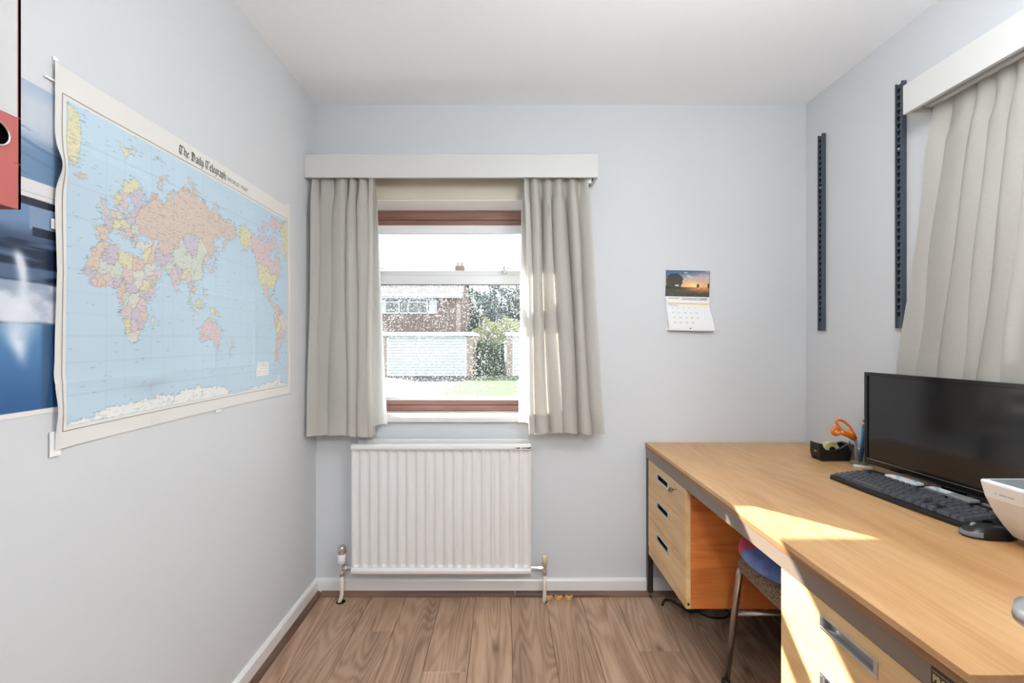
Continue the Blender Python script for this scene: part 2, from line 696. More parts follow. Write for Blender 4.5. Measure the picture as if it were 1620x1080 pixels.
# laminate boards, each its own piece of the floor
edges = [-0.63 + 0.165 * k for k in range(-2, 14)]
joint0 = {0: 1.30, 1: 0.95, 2: 1.902 - 1.2, 3: 1.35, 4: 1.666, 5: 1.25, 6: 0.80, 7: 1.52, 8: 1.05, 9: 1.78, 10: 0.65, 11: 1.4, 12: 0.9, 13: 1.6, 14: 1.1}
joint0[2] = 1.902
for i in range(len(edges) - 1):
    x0, x1 = max(edges[i], XL), min(edges[i + 1], XR)
    if x1 - x0 < 0.01:
        continue
    js = [YB]
    y = joint0.get(i, 1.2)
    while y > -1.6:
        js.append(y)
        y -= 1.2
    js.append(-1.6)
    for a, b in zip(js[:-1], js[1:]):
        g = 0.0004
        mb = MB()
        hx, hy = (x1 - x0) / 2 - g, (a - b) / 2 - g
        e = 0.0011
        mb.frustum(-hx, hx, -hy, hy, -0.0016, 0.0, e)
        mb.box(-hx, hx, -hy, hy, -0.012, -0.0016)
        p = mb.build('plank', M['floor'], fl, world=False)
        p.location = ((x0 + x1) / 2, (a + b) / 2, 0.0)

structure('ceiling', MB().box(XL - 0.25, XR + WT, -1.75, YB + WT, ZC, ZC + 0.15), M['ceiling'])
wl = MB().box(XL - 0.2, XL, YN - 0.12, YB + WT, -0.011, ZC)
structure('wall_left', wl, M['wall'])

wb = MB()
x0, x1, z0, z1 = W1
wb.box(XL, x0, YB, YB + WT, -0.011, ZC).box(x1, XR + WT, YB, YB + WT, -0.011, ZC)
wb.box(x0, x1, YB, YB + WT, -0.011, z0).box(x0, x1, YB, YB + WT, z1, ZC)
structure('wall_back', wb, M['wall'])

wr = MB()
y0, y1, z0, z1 = W2
wr.box(XR, XR + WT, YN - 0.12, y0, -0.011, ZC).box(XR, XR + WT, y1, YB, -0.011, ZC)
wr.box(XR, XR + WT, y0, y1, -0.011, z0).box(XR, XR + WT, y0, y1, z1, ZC)
structure('wall_right', wr, M['wall'])

DX0, DX1 = -0.29, 0.47
wn = MB()
wn.box(XL, DX0, YN - 0.12, YN, -0.011, ZC).box(DX1 + 0.04, XR, YN - 0.12, YN, -0.011, ZC).box(DX0, DX1 + 0.04, YN - 0.12, YN, 2.0, ZC)
structure('wall_near', wn, M['wall'])
# landing behind the doorway
structure('wall_hall_end', MB().box(XL, XR, -1.72, -1.60, -0.011, ZC), M['wall'])
structure('wall_hall_left', MB().box(XL - 0.2, XL, -1.72, YN - 0.12, -0.011, ZC), M['wall'])
structure('wall_hall_right', MB().box(XR, XR + WT, -1.72, YN - 0.12, -0.011, ZC), M['wall'])

# skirting boards and brown beading
def skirt_prof(s):
    return [(0, 0), (0.015 * s, 0), (0.015 * s, 0.066), (0.011 * s, 0.073), (0.004 * s, 0.076), (0, 0.076)]

structure('baseboard_back', MB().prism([(YB + p[0], p[1]) for p in skirt_prof(-1)], 'x', XL + 0.015, XR - 0.015), M['gloss_white'])
structure('baseboard_left', MB().prism([(XL + p[0], p[1]) for p in skirt_prof(1)], 'y', YN, YB), M['gloss_white'])
structure('baseboard_right', MB().prism([(XR + p[0], p[1]) for p in skirt_prof(-1)], 'y', YN, YB), M['gloss_white'])

def bead_prof(s):
    return [(0, 0)] + [(s * 0.019 * math.cos(a), 0.021 * math.sin(a)) for a in [0.0, 0.3, 0.6, 0.9, 1.2, PI / 2]]

structure('trim_1', MB().prism([(YB - 0.015 + p[0], p[1]) for p in bead_prof(-1)], 'x', XL + 0.034, 0.05), M['bead'])
structure('trim_2', MB().prism([(YB - 0.015 + p[0], p[1]) for p in bead_prof(-1)], 'x', 0.053, XR - 0.015), M['bead'])
structure('trim_3', MB().prism([(XL + 0.015 + p[0], p[1]) for p in bead_prof(1)], 'y', YN, YB - 0.015), M['bead_y'])

# door standing open beside the camera; its lever handle reaches into the picture
door = thing('door_1', None, None, (0.49, YN, 0.0), kind='structure')
MB().box(0.472, 0.510, YN + 0.004, 0.408, 0.006, 1.98).build('door_leaf', M['gloss_white'], door, bevel=0.002)
hd = MB()
hz, hy = 0.9985, 0.361
hd.lathe([(0.026, 0), (0.026, -0.006), (0.022, -0.009), (0.0, -0.009)], (0.472, hy, hz), 'x', 20)
pts = [(0.468, hy, hz), (0.428, hy, hz), (0.413, hy - 0.003, hz), (0.405, hy - 0.010, hz), (0.402, hy - 0.022, hz), (0.402, hy - 0.115, hz)]
hd.tube(pts, [0.0095, 0.0095, 0.0098, 0.010, 0.010, 0.009], 14)
hd.build('door_handle', M['steel'], door, smooth=True)
door.children[0]['label'] = 'white gloss door leaf'

# ---- windows
def window_back():
    x0, x1, z0, z1 = W1
    w = thing('window_1', None, None, ((x0 + x1) / 2, YB, z0), kind='structure')
    MB().box(x0 - 0.035, x1 + 0.035, YB - 0.022, YB, z0, z0 + 0.024).box(x0, x1, YB, 2.375, z0, z0 + 0.024).build('window_sill', M['gloss_white'], w, bevel=0.004)
    zs = z0 + 0.024
    # timber outer frame (stepped moulding)
    f = MB()
    f.box(x0, x1, 2.360, 2.420, 1.842, z1).box(x0, x1, 2.372, 2.420, 1.816, 1.842)
    f.box(x0, x1, 2.360, 2.420, zs, 0.879).box(x0, x1, 2.368, 2.420, 0.879, 0.902)
    f.box(x0, x0 + 0.045, 2.360, 2.420, 0.902, 1.816).box(x1 - 0.045, x1, 2.360, 2.420, 0.902, 1.816)
    f.build('timber_frame', M['win_wood'], w, bevel=0.003)
    a, b = x0 + 0.045, x1 - 0.045
    g = MB()
    g.box(a, b, 2.374, 2.404, 1.774, 1.816).box(a, b, 2.374, 2.404, 0.902, 0.922)
    g.box(a, a + 0.022, 2.374, 2.404, 0.922, 1.774).box(b - 0.022, b, 2.374, 2.404, 0.922, 1.774)
    g.build('inner_frame', M['win_white'], w, bevel=0.002)
    t = MB()
    t.box(a + 0.022, b - 0.022, 2.370, 2.404, 1.505, 1.556).box(a + 0.022, b - 0.022, 2.378, 2.404, 1.556, 1.580)
    tr = t.build('transom', M['win_white'], w, bevel=0.003)
    ti = MB().box(a + 0.022, b - 0.022, 2.369, 2.3705, 1.503, 1.5065)
    ti.build('rubber_seal', M['black'], tr)
    rv = MB()
    rv.box(x0, x1, YB + 0.002, 2.360, z1 - 0.004, z1).box(x0, x0 + 0.004, YB + 0.002, 2.360, zs, z1 - 0.004).box(x1 - 0.004, x1, YB + 0.002, 2.360, zs, z1 - 0.004)
    rv.build('reveal_lining', M['gloss_white'], w)
    # two sprung catches on the transom
    for cx in (-0.655, 0.002):
        c = MB()
        c.box(cx - 0.012, cx + 0.012, 2.352, 2.370, 1.566, 1.578)
        c.tube([(cx - 0.024, 2.360, 1.582), (cx - 0.012, 2.356, 1.594), (cx + 0.006, 2.356, 1.597), (cx + 0.02, 2.358, 1.588), (cx + 0.03, 2.362, 1.582)], 0.0035, 8)
        c.tube([(cx - 0.003, 2.357, 1.596), (cx - 0.004, 2.352, 1.57), (cx - 0.005, 2.352, 1.552)], [0.004, 0.0045, 0.003], 8)
        c.build('catch', M['steel'], w, smooth=True)
    for nm, za, zb, wet in (('pane', 1.580, 1.774, False), ('pane', 0.922, 1.505, True)):
        p = MB().box(a + 0.022, b - 0.022, 2.388, 2.392, za, zb).build(nm, M['glass'], w)
        if wet:
            p.data.materials.append(M['glass_wet'])
            for poly in p.data.polygons:
                if poly.normal.y > 0.9:
                    poly.material_index = 1
            p['label'] = 'lower pane covered in fine rain drops'
    return w

window_back()


def window_right():
    y0, y1, z0, z1 = W2
    w = thing('window_2', None, None, (XR, (y0 + y1) / 2, z0), kind='structure')
    MB().box(XR - 0.005, XR + 0.19, y0, y1, z0, z0 + 0.024).build('window_sill', M['gloss_white'], w, bevel=0.004)
    f = MB()
    xa, xb = XR + 0.17, XR + 0.23
    f.box(xa, xb, y0, y1, z1 - 0.07, z1).box(xa, xb, y0, y1, z0 + 0.024, z0 + 0.07)
    f.box(xa, xb, y0, y0 + 0.05, z0 + 0.07, z1 - 0.07).box(xa, xb, y1 - 0.05, y1, z0 + 0.07, z1 - 0.07)
    f.build('timber_frame', M['win_wood'], w, bevel=0.003)
    MB().box(xa + 0.01, xb - 0.015, y0 + 0.05, y1 - 0.05, 1.50, 1.56).build('transom', M['win_white'], w, bevel=0.003)
    MB().box(xa + 0.028, xa + 0.032, y0 + 0.05, y1 - 0.05, z0 + 0.07, 1.50).build('pane', M['glass'], w)
    MB().box(xa + 0.028, xa + 0.032, y0 + 0.05, y1 - 0.05, 1.56, z1 - 0.07).build('pane', M['glass'], w)

window_right()

# light portals (they emit nothing, they only tell the renderer where the windows are)
def portal(loc, rot, sx, sy):
    d = bpy.data.lights.new('window_portal', 'AREA')
    d.shape = 'RECTANGLE'
    d.size, d.size_y = sx, sy
    d.cycles.is_portal = True
    o = bpy.data.objects.new('window_portal', d)
    COL.objects.link(o)
    o.location = loc
    o.rotation_euler = rot

portal(((W1[0] + W1[1]) / 2, YB + WT + 0.01, (W1[2] + W1[3]) / 2), (-PI / 2, 0, 0), W1[1] - W1[0], W1[3] - W1[2])
portal((XR + WT + 0.01, (W2[0] + W2[1]) / 2, (W2[2] + W2[3]) / 2), (0, PI / 2, 0), W2[3] - W2[2], W2[1] - W2[0])

# ------------------------------------------------------------------ unseen fill lamps added to brighten the room (both above / behind the camera)
def fill_lamp(name, label, x, y, z, strength, r):
    t = thing(name, label, 'lamp', (x, y, ZC))
    MB().lathe([(0.0, 0.0), (0.045, 0.0), (0.045, -0.012), (0.012, -0.030), (0.0, -0.030)], (x, y, ZC), 'z', 24).build('ceiling_rose', M['white_plastic'], t, smooth=False)
    MB().tube([(x, y, ZC - 0.03), (x, y, z + r)], 0.0035, 8).build('flex', M['white_plastic'], t)
    prof = [(max(0.0, r * math.sin(a)), -r * math.cos(a)) for a in [i * PI / 20 for i in range(21)]]
    prof[0], prof[-1] = (0.0, -r), (0.0, r)
    MB().lathe(prof, (x, y, z), 'z', 40).build('globe_shade', emit_mat(name + '_glow', (0.93, 0.97, 1.0, 1), strength), t, smooth=True)

fill_lamp('fill_lamp', 'white globe fill lamp added out of view in the room', 0.56, 0.60, 2.00, LAMP_STRENGTH, 0.17)
fill_lamp('fill_lamp', 'white globe fill lamp added out of view on the landing behind the doorway', 0.05, -1.0, 2.12, HALL_STRENGTH, 0.17)

# ------------------------------------------------------------------ outside
def brick_mat(name, c1, c2, mortar, scale):
    t = NT(name)
    mp = t.coords((1, 1, 1))
    # bricks run in x and z; swap to the texture's x and y
    sep = t.add('ShaderNodeSeparateXYZ')
    t.link(mp, 'Vector', sep, 0)
    su = t.add('ShaderNodeMath', operation='ADD')
    t.link(sep, 'X', su, 0)
    t.link(sep, 'Y', su, 1)
    cmb = t.add('ShaderNodeCombineXYZ')
    t.link(su, 0, cmb, 'X')
    t.link(sep, 'Z', cmb, 'Y')
    b = t.add('ShaderNodeTexBrick')
    b.inputs['Color1'].default_value = c1
    b.inputs['Color2'].default_value = c2
    b.inputs['Mortar'].default_value = mortar
    b.inputs['Scale'].default_value = scale
    b.inputs['Mortar Size'].default_value = 0.012
    b.inputs['Brick Width'].default_value = 0.225
    b.inputs['Row Height'].default_value = 0.075
    t.link(cmb, 0, b, 'Vector')
    t.link(b, 'Color', t.p, 'Base Color')
    t.p.inputs['Roughness'].default_value = 0.9
    return t.m

M['brick'] = brick_mat('red_brown_brick', lin(96, 74, 70), lin(122, 96, 88), lin(146, 136, 128), 1.0)
M['brick_pale'] = brick_mat('buff_brick', lin(146, 120, 110), lin(170, 144, 132), lin(180, 170, 160), 1.0)
M['roof_tile'] = mat('grey_roof_tile', lin(160, 154, 154), 0.8, var=(3, 0.15))
M['upvc'] = mat('white_upvc', (0.80, 0.81, 0.83, 1), 0.4)
M['dark_pane'] = mat('dark_window_pane', lin(92, 100, 104), 0.05, spec=0.8)
M['garage_door'] = mat('white_garage_door', (0.62, 0.62, 0.63, 1), 0.45)
M['felt'] = mat('grey_roof_felt', lin(120, 122, 126), 0.9)
M['tarmac'] = mat('grey_tarmac', lin(80, 79, 81), 0.9, var=(2, 0.15))
M['lawn'] = mat('lawn_grass', lin(66, 86, 46), 0.9, var=(3, 0.3))
M['hedge_leaf'] = mat('hedge_leaf', lin(66, 92, 52), 0.55, var=(2, 0.35))
M['tree_leaf'] = mat('dark_tree_leaf', lin(70, 94, 84), 0.6, var=(0.6, 0.3))
M['bush_leaf'] = mat('yellow_green_leaf', lin(176, 180, 128), 0.6, var=(1.0, 0.2))
M['bark'] = mat('bark', lin(96, 80, 66), 0.9)
M['net'] = mat('net_curtain', lin(200, 206, 208), 0.9)

structure('ground', MB().box(-40, 40, YB + WT, 70, GROUND - 0.2, GROUND - 0.01).box(XR + WT, 40, -20, YB + WT, GROUND - 0.2, GROUND - 0.01), M['tarmac'])
lw = MB().prism([(-2.6, 9.0), (3.4, 9.0), (2.6, 20.9), (0.3, 21.7), (-1.5, 21.75)], 'z', GROUND - 0.05, GROUND + 0.02).build('lawn', M['lawn'])
tag(lw, 'strip of grass leading up to the hedge between the garages', 'lawn')

def garage(label, loc, rotz, w, depth, door_w, pier):
    g = thing('garage', label, 'garage', loc, rotz)
    h = 1.95
    b = MB()   # local: x along front, y away
    d0 = pier
    d1 = pier + door_w
    b.box(0, d0, 0, depth, 0, h).box(d1, w, 0, depth, 0, h).box(d0, d1, depth - 0.2, depth, 0, h).box(d0, d1, 0.08, 0.3, h - 0.05, h)
    b.build('brick_wall', M['brick_pale'], g, world=False)
    MB().box(-0.05, w + 0.05, -0.14, depth + 0.1, h, h + 0.18).build('fascia', M['upvc'], g, world=False, bevel=0.01)
    MB().box(-0.04, w + 0.04, -0.12, depth + 0.08, h + 0.18, h + 0.21).build('flat_roof', M['felt'], g, world=False)
    dm = MB()
    n = 14
    for i in range(n):
        za, zb = h * i / n, h * (i + 1) / n
        dm.prism([(0.05, za), (0.02, za + 0.01), (0.02, zb - 0.012), (0.05, zb), (0.09, zb), (0.09, za)], 'x', d0 + 0.03, d1 - 0.03)
    dm.build('garage_door', M['garage_door'], g, world=False)
    fm = MB().box(d0, d0 + 0.06, 0.0, 0.08, 0, h).box(d1 - 0.06, d1, 0.0, 0.08, 0, h).box(d0, d1, 0.0, 0.08, h - 0.05, h)
    fm.build('door_frame', M['upvc'], g, world=False)

garage('flat roofed brick garage with a wide white panelled door', (-5.98, 22.0, GROUND), 0.0, 4.45, 5.5, 3.85, 0.30)
garage('second garage partly in view right of the clipped hedge', (0.10, 22.2, GROUND), math.radians(-9), 3.6, 5.0, 2.6, 0.30)

def leaf_cloud(mb, n, fn, size, r):
    """n single leaves (bent diamonds) placed by fn()->point"""
    for _ in range(n):
        c = Vector(fn())
        a = Vector((r.gauss(0, 1), r.gauss(0, 1), r.gauss(0, 1))).normalized()
        b = a.orthogonal().normalized()
        b.rotate(Matrix.Rotation(r.uniform(0, 6.28), 3, a))
        s = size * r.uniform(0.7, 1.3)
        mb.add([c - a * s, c + b * s * 0.45, c + a * s, c - b * s * 0.45 + Vector((0, 0, s * 0.1))], [(0, 1, 2, 3)])

# clipped hedge between the garages
hg = thing('hedge', 'clipped green hedge standing between the two garages', 'hedge', (-0.78, 22.9, GROUND))
r_ = random.Random(3)
MB().box(-1.32, -0.12, 22.75, 23.3, GROUND, 1.02).build('twig_core', M['bark'], hg)
hm = MB()
def hp():
    k = r_.random()
    if k < 0.6:
        return (r_.uniform(-1.36, -0.06), 22.70 + r_.gauss(0, 0.03), r_.uniform(GROUND, 1.08))
    if k < 0.8:
        return (r_.uniform(-1.36, -0.06), r_.uniform(22.7, 23.35), 1.08 + r_.gauss(0, 0.04))
    return (r_.choice([-1.36, -0.06]) + r_.gauss(0, 0.03), r_.uniform(22.7, 23.35), r_.uniform(GROUND, 1.08))
leaf_cloud(hm, 5000, hp, 0.055, r_)
hm.build('foliage', M['hedge_leaf'], hg, fixn=False)

def blob_plant(name, label, cat, blobs, leafmat, n, size, seed, trunk):
    r = random.Random(seed)
    c0 = blobs[0][0]
    t = thing(name, label, cat, (c0[0], c0[1], GROUND))
    mb = MB()
    for c, rad in blobs:
        def fn():
            d = Vector((r.gauss(0, 1), r.gauss(0, 1), r.gauss(0, 1))).normalized()
            k = rad * (0.62 + 0.42 * r.random()) * (0.9 + 0.2 * math.sin(d.x * 5 + d.z * 4))
            return Vector(c) + Vector((d.x, d.y, d.z)) * k
        leaf_cloud(mb, n, fn, size, r)
    mb.build('foliage', leafmat, t, fixn=False)
    tm = MB()
    for c, rad in blobs:
        tm.tube([(c0[0], c0[1], GROUND), (c0[0] + (c[0] - c0[0]) * 0.3, c0[1], GROUND + (c[2] - GROUND) * 0.5), c], [trunk, trunk * 0.7, trunk * 0.25], 8)
    tm.build('trunk', M['bark'], t, smooth=True)

blob_plant('shrub', 'pale yellow green shrub rising behind the hedge', 'shrub', [((-0.9, 28.9, 1.75), 1.0), ((0.35, 29.0, 1.95), 0.9), ((-1.75, 29.0, 1.45), 0.55)], M['bush_leaf'], 1500, 0.075, 11, 0.06)
blob_plant('tree', 'dense dark green tree behind the pale shrub', 'tree', [((-2.5, 38.6, 4.1), 1.9), ((-0.3, 38.9, 4.5), 1.9), ((1.7, 38.6, 4.2), 1.7), ((-0.6, 38.5, 2.6), 2.0), ((-3.4, 38.6, 2.8), 1.6)], M['tree_leaf'], 2600, 0.13, 12, 0.16)
blob_plant('shrub', 'small green shrub beside the brick house corner', 'shrub', [((-1.95, 30.6, 2.1), 0.5), ((-1.9, 30.6, 1.3), 0.55)], M['hedge_leaf'], 900, 0.07, 13, 0.05)

# house across the way
hs = thing('house', 'brick house with a white framed window and tiled roof beyond the garage', 'house', (-7.3, 31.0, GROUND))
HX0, HX1, HY = -12.5, -2.65, 28.0
EAVE = 4.10
MB().box(HX0, HX1, HY, HY + 7.0, GROUND, EAVE).build('brick_wall', M['brick'], hs)
# gable triangle and tiled roof with stepped courses
MB().prism([(HY, EAVE), (HY + 7.0, EAVE), (HY + 3.5, 5.85)], 'x', HX0 + 0.05, HX1 - 0.05).build('gable', M['brick'], hs)
rf = MB()
slope = (5.95 - 4.02) / (3.5 + 0.35)
for side in (0, 1):
    n = 13
    for i in range(n):
        ya = HY - 0.35 + (3.85) * i / n
        yb = HY - 0.35 + (3.85) * (i + 1) / n + 0.06
        za, zb = 4.02 + slope * (ya - HY + 0.35) + 0.05, 4.02 + slope * (yb - HY + 0.35)
        if side:
            ya, yb = 2 * (HY + 3.5) - ya, 2 * (HY + 3.5) - yb
        k = 60
        for j in range(k):
            xa = HX0 - 0.2 + (HX1 - HX0 + 0.3) * j / k
            xb = HX0 - 0.2 + (HX1 - HX0 + 0.3) * (j + 1) / k
            off = 0.5 * (xb - xa) * (i % 2)
            xm = (xa + xb) / 2
            rf.add([(xa, ya, za), (xm, ya, za + 0.045), (xb, ya, za), (xb, yb, zb), (xm, yb, zb + 0.045), (xa, yb, zb), (xa, ya, za - 0.05), (xb, ya, za - 0.05)],
                   [(0, 1, 4, 5), (1, 2, 3, 4), (0, 6, 7, 2, 1)])
ro = rf.build('roof', M['roof_tile'], hs, fixn=False)
MB().tube([(HX0 - 0.2, HY - 0.40, 3.99), (HX1 + 0.1, HY - 0.40, 3.99)], 0.06, 10).box(HX0 - 0.2, HX1 + 0.1, HY - 0.36, HY - 0.32, 3.86, 4.04).build('gutter', M['upvc'], hs)
MB().box(-2.95, -2.70, HY - 0.02, HY, GROUND, 4.0).build('brick_pier', M['brick_pale'], hs)
ch = MB().box(-3.35, -2.75, 30.9, 31.5, 5.0, 6.35).build('chimney', M['brick'], hs)
for cx in (-3.2, -2.92):
    MB().lathe([(0.11, 0), (0.09, 0.18), (0.11, 0.24), (0.09, 0.3), (0.05, 0.3)], (cx, 31.2, 6.33), 'z', 12).build('chimney_pot', M['roof_tile'], ch)
# window of the house: three casements, each pane built
WX0, WX1, WZ0, WZ1 = -7.62, -4.16, 2.92, 3.88
fr = MB()
t_ = 0.07
fr.box(WX0, WX1, HY - 0.06, HY + 0.02, WZ0, WZ0 + t_).box(WX0, WX1, HY - 0.06, HY + 0.02, WZ1 - t_, WZ1)
for xx in (WX0, -6.50, -5.95, -4.78, WX1 - t_):
    fr.box(xx, xx + t_, HY - 0.06, HY + 0.02, WZ0, WZ1)
for a, b in ((WX0, -6.50), (-5.95, -4.78)):
    fr.box(a, b, HY - 0.06, HY + 0.02, 3.60, 3.66)
wf = fr.build('window_frame', M['upvc'], hs)
for a, b in ((WX0, -6.50), (-6.43, -5.95), (-5.88, -4.78), (-4.71, WX1)):
    MB().box(a + 0.02, b - 0.02, HY - 0.02, HY + 0.0, WZ0 + 0.04, WZ1 - 0.04).build('pane', M['dark_pane'], wf)
for a, b in ((-7.55, -7.28), (-4.62, -4.26)):
    MB().box(a, b, HY - 0.025, HY - 0.015, WZ0 + 0.08, WZ1 - 0.08).build('net_curtain', M['net'], wf)

# ------------------------------------------------------------------ pelmets and curtains
PZ0, PZ1, PD = 1.952, 2.056, 0.130

pel = thing('curtain_pelmet', 'white box pelmet over the back wall window', 'pelmet', (-0.24, YB, PZ0))
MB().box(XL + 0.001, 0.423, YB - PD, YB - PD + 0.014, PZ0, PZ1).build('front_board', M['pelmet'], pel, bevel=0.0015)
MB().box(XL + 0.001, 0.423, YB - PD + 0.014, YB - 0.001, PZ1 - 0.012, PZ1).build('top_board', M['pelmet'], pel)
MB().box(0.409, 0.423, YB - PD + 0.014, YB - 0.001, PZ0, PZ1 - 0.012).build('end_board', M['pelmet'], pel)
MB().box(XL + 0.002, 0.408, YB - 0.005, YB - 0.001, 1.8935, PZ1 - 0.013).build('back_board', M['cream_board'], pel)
tk = MB().box(XL + 0.01, 0.402, YB - 0.098, YB - 0.078, 1.976, 1.990)
tk.box(0.386, 0.400, YB - 0.100, YB - 0.076, 1.938, 1.990)
tk.build('curtain_track', M['white_plastic'], pel)

pel2 = thing('curtain_pelmet', 'white box pelmet on the right wall above the desk', 'pelmet', (XR, 0.9, PZ0))
xf = XR - PD
MB().box(xf, xf + 0.014, 0.20, 1.508, 1.960, PZ1).build('front_board', M['pelmet'], pel2, bevel=0.0015)
MB().box(xf + 0.014, XR - 0.001, 0.20, 1.508, PZ1 - 0.012, PZ1).build('top_board', M['pelmet'], pel2)
MB().box(xf + 0.014, XR - 0.001, 1.494, 1.508, 1.960, PZ1 - 0.012).build('end_board', M['pelmet'], pel2)
MB().box(xf + 0.014, XR - 0.001, 0.20, 0.214, 1.960, PZ1 - 0.012).build('end_board', M['pelmet'], pel2)
MB().box(XR - 0.072, XR - 0.052, 0.22, 1.49, 1.976, 1.990).build('curtain_track', M['white_plastic'], pel2)


def curtain(name, label, conv, top, bot, zt, zb, folds, amp, seed, group, lead, loc, hem=0.085, ext=0.05, lap=0.60):
    """conv(a, b, z): along, towards the room, up -> world. folds: relative widths, lead: +1 leading edge at the end of a, -1 at its start"""
    r = random.Random(seed)
    root = thing(name, label, 'curtain', loc, group=group)
    tot = sum(folds)
    cuts = [0.0]
    for f in folds:
        cuts.append(cuts[-1] + f / tot)
    nf = len(folds)
    ph = [r.uniform(-0.25, 0.25) for _ in folds]
    am = [amp * r.uniform(0.6, 1.2) for _ in folds]
    ex = [r.choice([0.85, 1.2, 1.7, 2.3]) for _ in folds]
    nz, per = 56, 22
    def prof(s):
        for i in range(nf):
            if s <= cuts[i + 1] or i == nf - 1:
                q = (s - cuts[i]) / (cuts[i + 1] - cuts[i])
                return i, q
    def pt(s, h, off=0.0):
        # h: 0 at the top, 1 at the hem
        i, q = prof(s)
        a0 = top[0] + (bot[0] - top[0]) * h ** 1.15
        a1 = top[1] + (bot[1] - top[1]) * h ** 1.15
        width = a1 - a0
        w = (cuts[i + 1] - cuts[i]) * width
        z = zt + (zb - zt) * h
        dz = zt - z
        # pinch-pleat heading: folds are tight near the top band, then open out
        head = 1.0 / (1.0 + math.exp((dz - 0.115) / 0.018))
        pinch = math.exp(-((dz - 0.105) / 0.035) ** 2)
        rdg = abs(math.cos(PI * q)) ** ex[i]          # rounded ridges, tight valleys
        j = (i + 1) % nf
        A = am[i] * (1 - q) + am[j] * q if j else am[i]
        A = A * (0.42 * head + (1 - head) * (0.80 + 0.30 * h))
        b = A * (2.0 * rdg - 1.0)
        b += 0.004 * pinch * math.cos(4 * PI * q)
        # omega shape: the cloth folds back a little under each ridge
        a = a0 + s * width + lap * w * math.sin(2 * PI * q) * (0.55 + 0.45 * h) * (0.35 + 0.65 * (1 - head))
        a += 0.9 * w * (4 * q * (1 - q)) ** 2 * ph[i] * (1 - head)
        a += 0.004 * math.sin(5.0 * h + i * 1.7) * (1 - head)
        b += 0.0025 * math.sin(9 * h + 3 * s * nf)
        z += 0.004 * math.sin(2 * PI * q + i) * h
        return conv(a, b - off, z)
    S = [k / (nf * per) for k in range(nf * per + 1)]
    H = [k / nz for k in range(nz + 1)]
    MB().grid([[pt(s, h) for s in S] for h in H]).build('cloth', M['curtain'], root, smooth=True, fixn=False)
    hz = 1 - hem / (zt - zb)
    MB().grid([[pt(s, h, 0.0022) for s in S] for h in (hz, hz + (1 - hz) * 0.5, 1.0)]).build('hem', M['curtain_hem'], root, smooth=True, fixn=False)
    # white lining behind, showing at the leading edge
    rows = []
    for h in H:
        if (1 - h) * (zt - zb) < 0.028:
            continue
        row = [pt(s, h, 0.008) for s in S]
        # the lining's edge turns out beyond the cloth at the leading edge
        e = ext * min(1.0, 0.15 + 0.85 * h) * (1.0 if h > 0.12 else h / 0.12)
        z = zt + (zb - zt) * h
        aa = (top[1] + (bot[1] - top[1]) * h ** 1.15) if lead > 0 else (top[0] + (bot[0] - top[0]) * h ** 1.15)
        i, q = prof(1.0 if lead > 0 else 0.0)
        tail = []
        for k in range(1, 9):
            t = k / 8
            A0 = am[-1] if lead > 0 else am[0]
            bb = A0 * (0.9 - 1.1 * math.sin(t * PI * 0.75)) - 0.010 - 0.012 * t
            tail.append(conv(aa + lead * e * t, bb, z))
        row = row + tail if lead > 0 else tail[::-1] + row
        rows.append(row)
    MB().grid(rows).build('lining', M['lining'], root, smooth=True, fixn=False)
    return root


YC = 2.098
back_conv = lambda a, b, z: (a, YC - b, z)
curtain('curtain', 'beige curtain left of the back window, next to the wall map', back_conv, (-0.878, -0.604), (-0.885, -0.592), 1.990, 0.782,
        [0.9, 1.5, 0.75, 0.75, 0.95], 0.042, 5, 'curtains of the back window', 1, (-0.74, YC, 0.782))
curtain('curtain', 'beige curtain right of the back window with sunlight glowing through', back_conv, (0.090, 0.382), (0.115, 0.458), 1.990, 0.792,
        [0.85, 0.9, 0.85, 1.0, 1.2], 0.042, 9, 'curtains of the back window', -1, (0.24, YC, 0.792), lap=0.30)
right_conv = lambda a, b, z: (1.404 - b, -a, z)
curtain('curtain', 'beige curtain hanging on the right wall behind the monitor', right_conv, (-1.478, -0.98), (-1.600, -1.02), 1.990, 1.072,
        [1.15, 0.62, 0.70, 0.5, 0.62, 1.35, 1.0], 0.025, 14, 'curtains of the right window', 1, (1.392, 1.25, 1.072))

# ------------------------------------------------------------------ radiator
rad = thing('radiator', 'white fluted panel radiator under the back window', 'radiator', (-0.29, YB, 0.0))
RX0, RX1, RZ0, RZ1 = -0.7025, 0.122, 0.138, 0.746
RY = 2.088
nfl = 19
f0, fs = -0.677, 0.0430
NX = nfl * 12 + 8
xs = [RX0 + 0.003 + (RX1 - RX0 - 0.006) * k / NX for k in range(NX + 1)]
zz = [RZ0 + 0.028, RZ0 + 0.034, RZ0 + 0.040, RZ0 + 0.045, RZ0 + 0.05, RZ0 + 0.056, RZ0 + 0.064, RZ0 + 0.075]
zz += [RZ0 + 0.075 + (RZ1 - RZ0 - 0.145) * k / 8 for k in range(1, 9)]
zz += [RZ1 - 0.062, RZ1 - 0.055, RZ1 - 0.048, RZ1 - 0.042, RZ1 - 0.036]
def rad_y(x, z):
    q = (x - f0) / fs
    d = abs(q - round(q))            # 0 in the flute, 0.5 on the ridge
    if round(q) < 0 or round(q) > nfl - 1:
        d = 0.5
    half = 0.36
    lo, hi = RZ0 + 0.050, RZ1 - 0.050
    # rounded ends of the flutes
    e = max(lo - z, z - hi, 0.0) / 0.016
    dd = math.sqrt((d / half) ** 2 + e * e)
    k = max(0.0, 1 - dd ** 3) if dd < 1 else 0.0
    return RY + 0.0085 * (k ** 0.6 if k > 0 else 0)
MB().grid([[(x, rad_y(x, z), z) for x in xs] for z in zz]).build('front_panel', M['radiator'], rad, smooth=True, fixn=False)
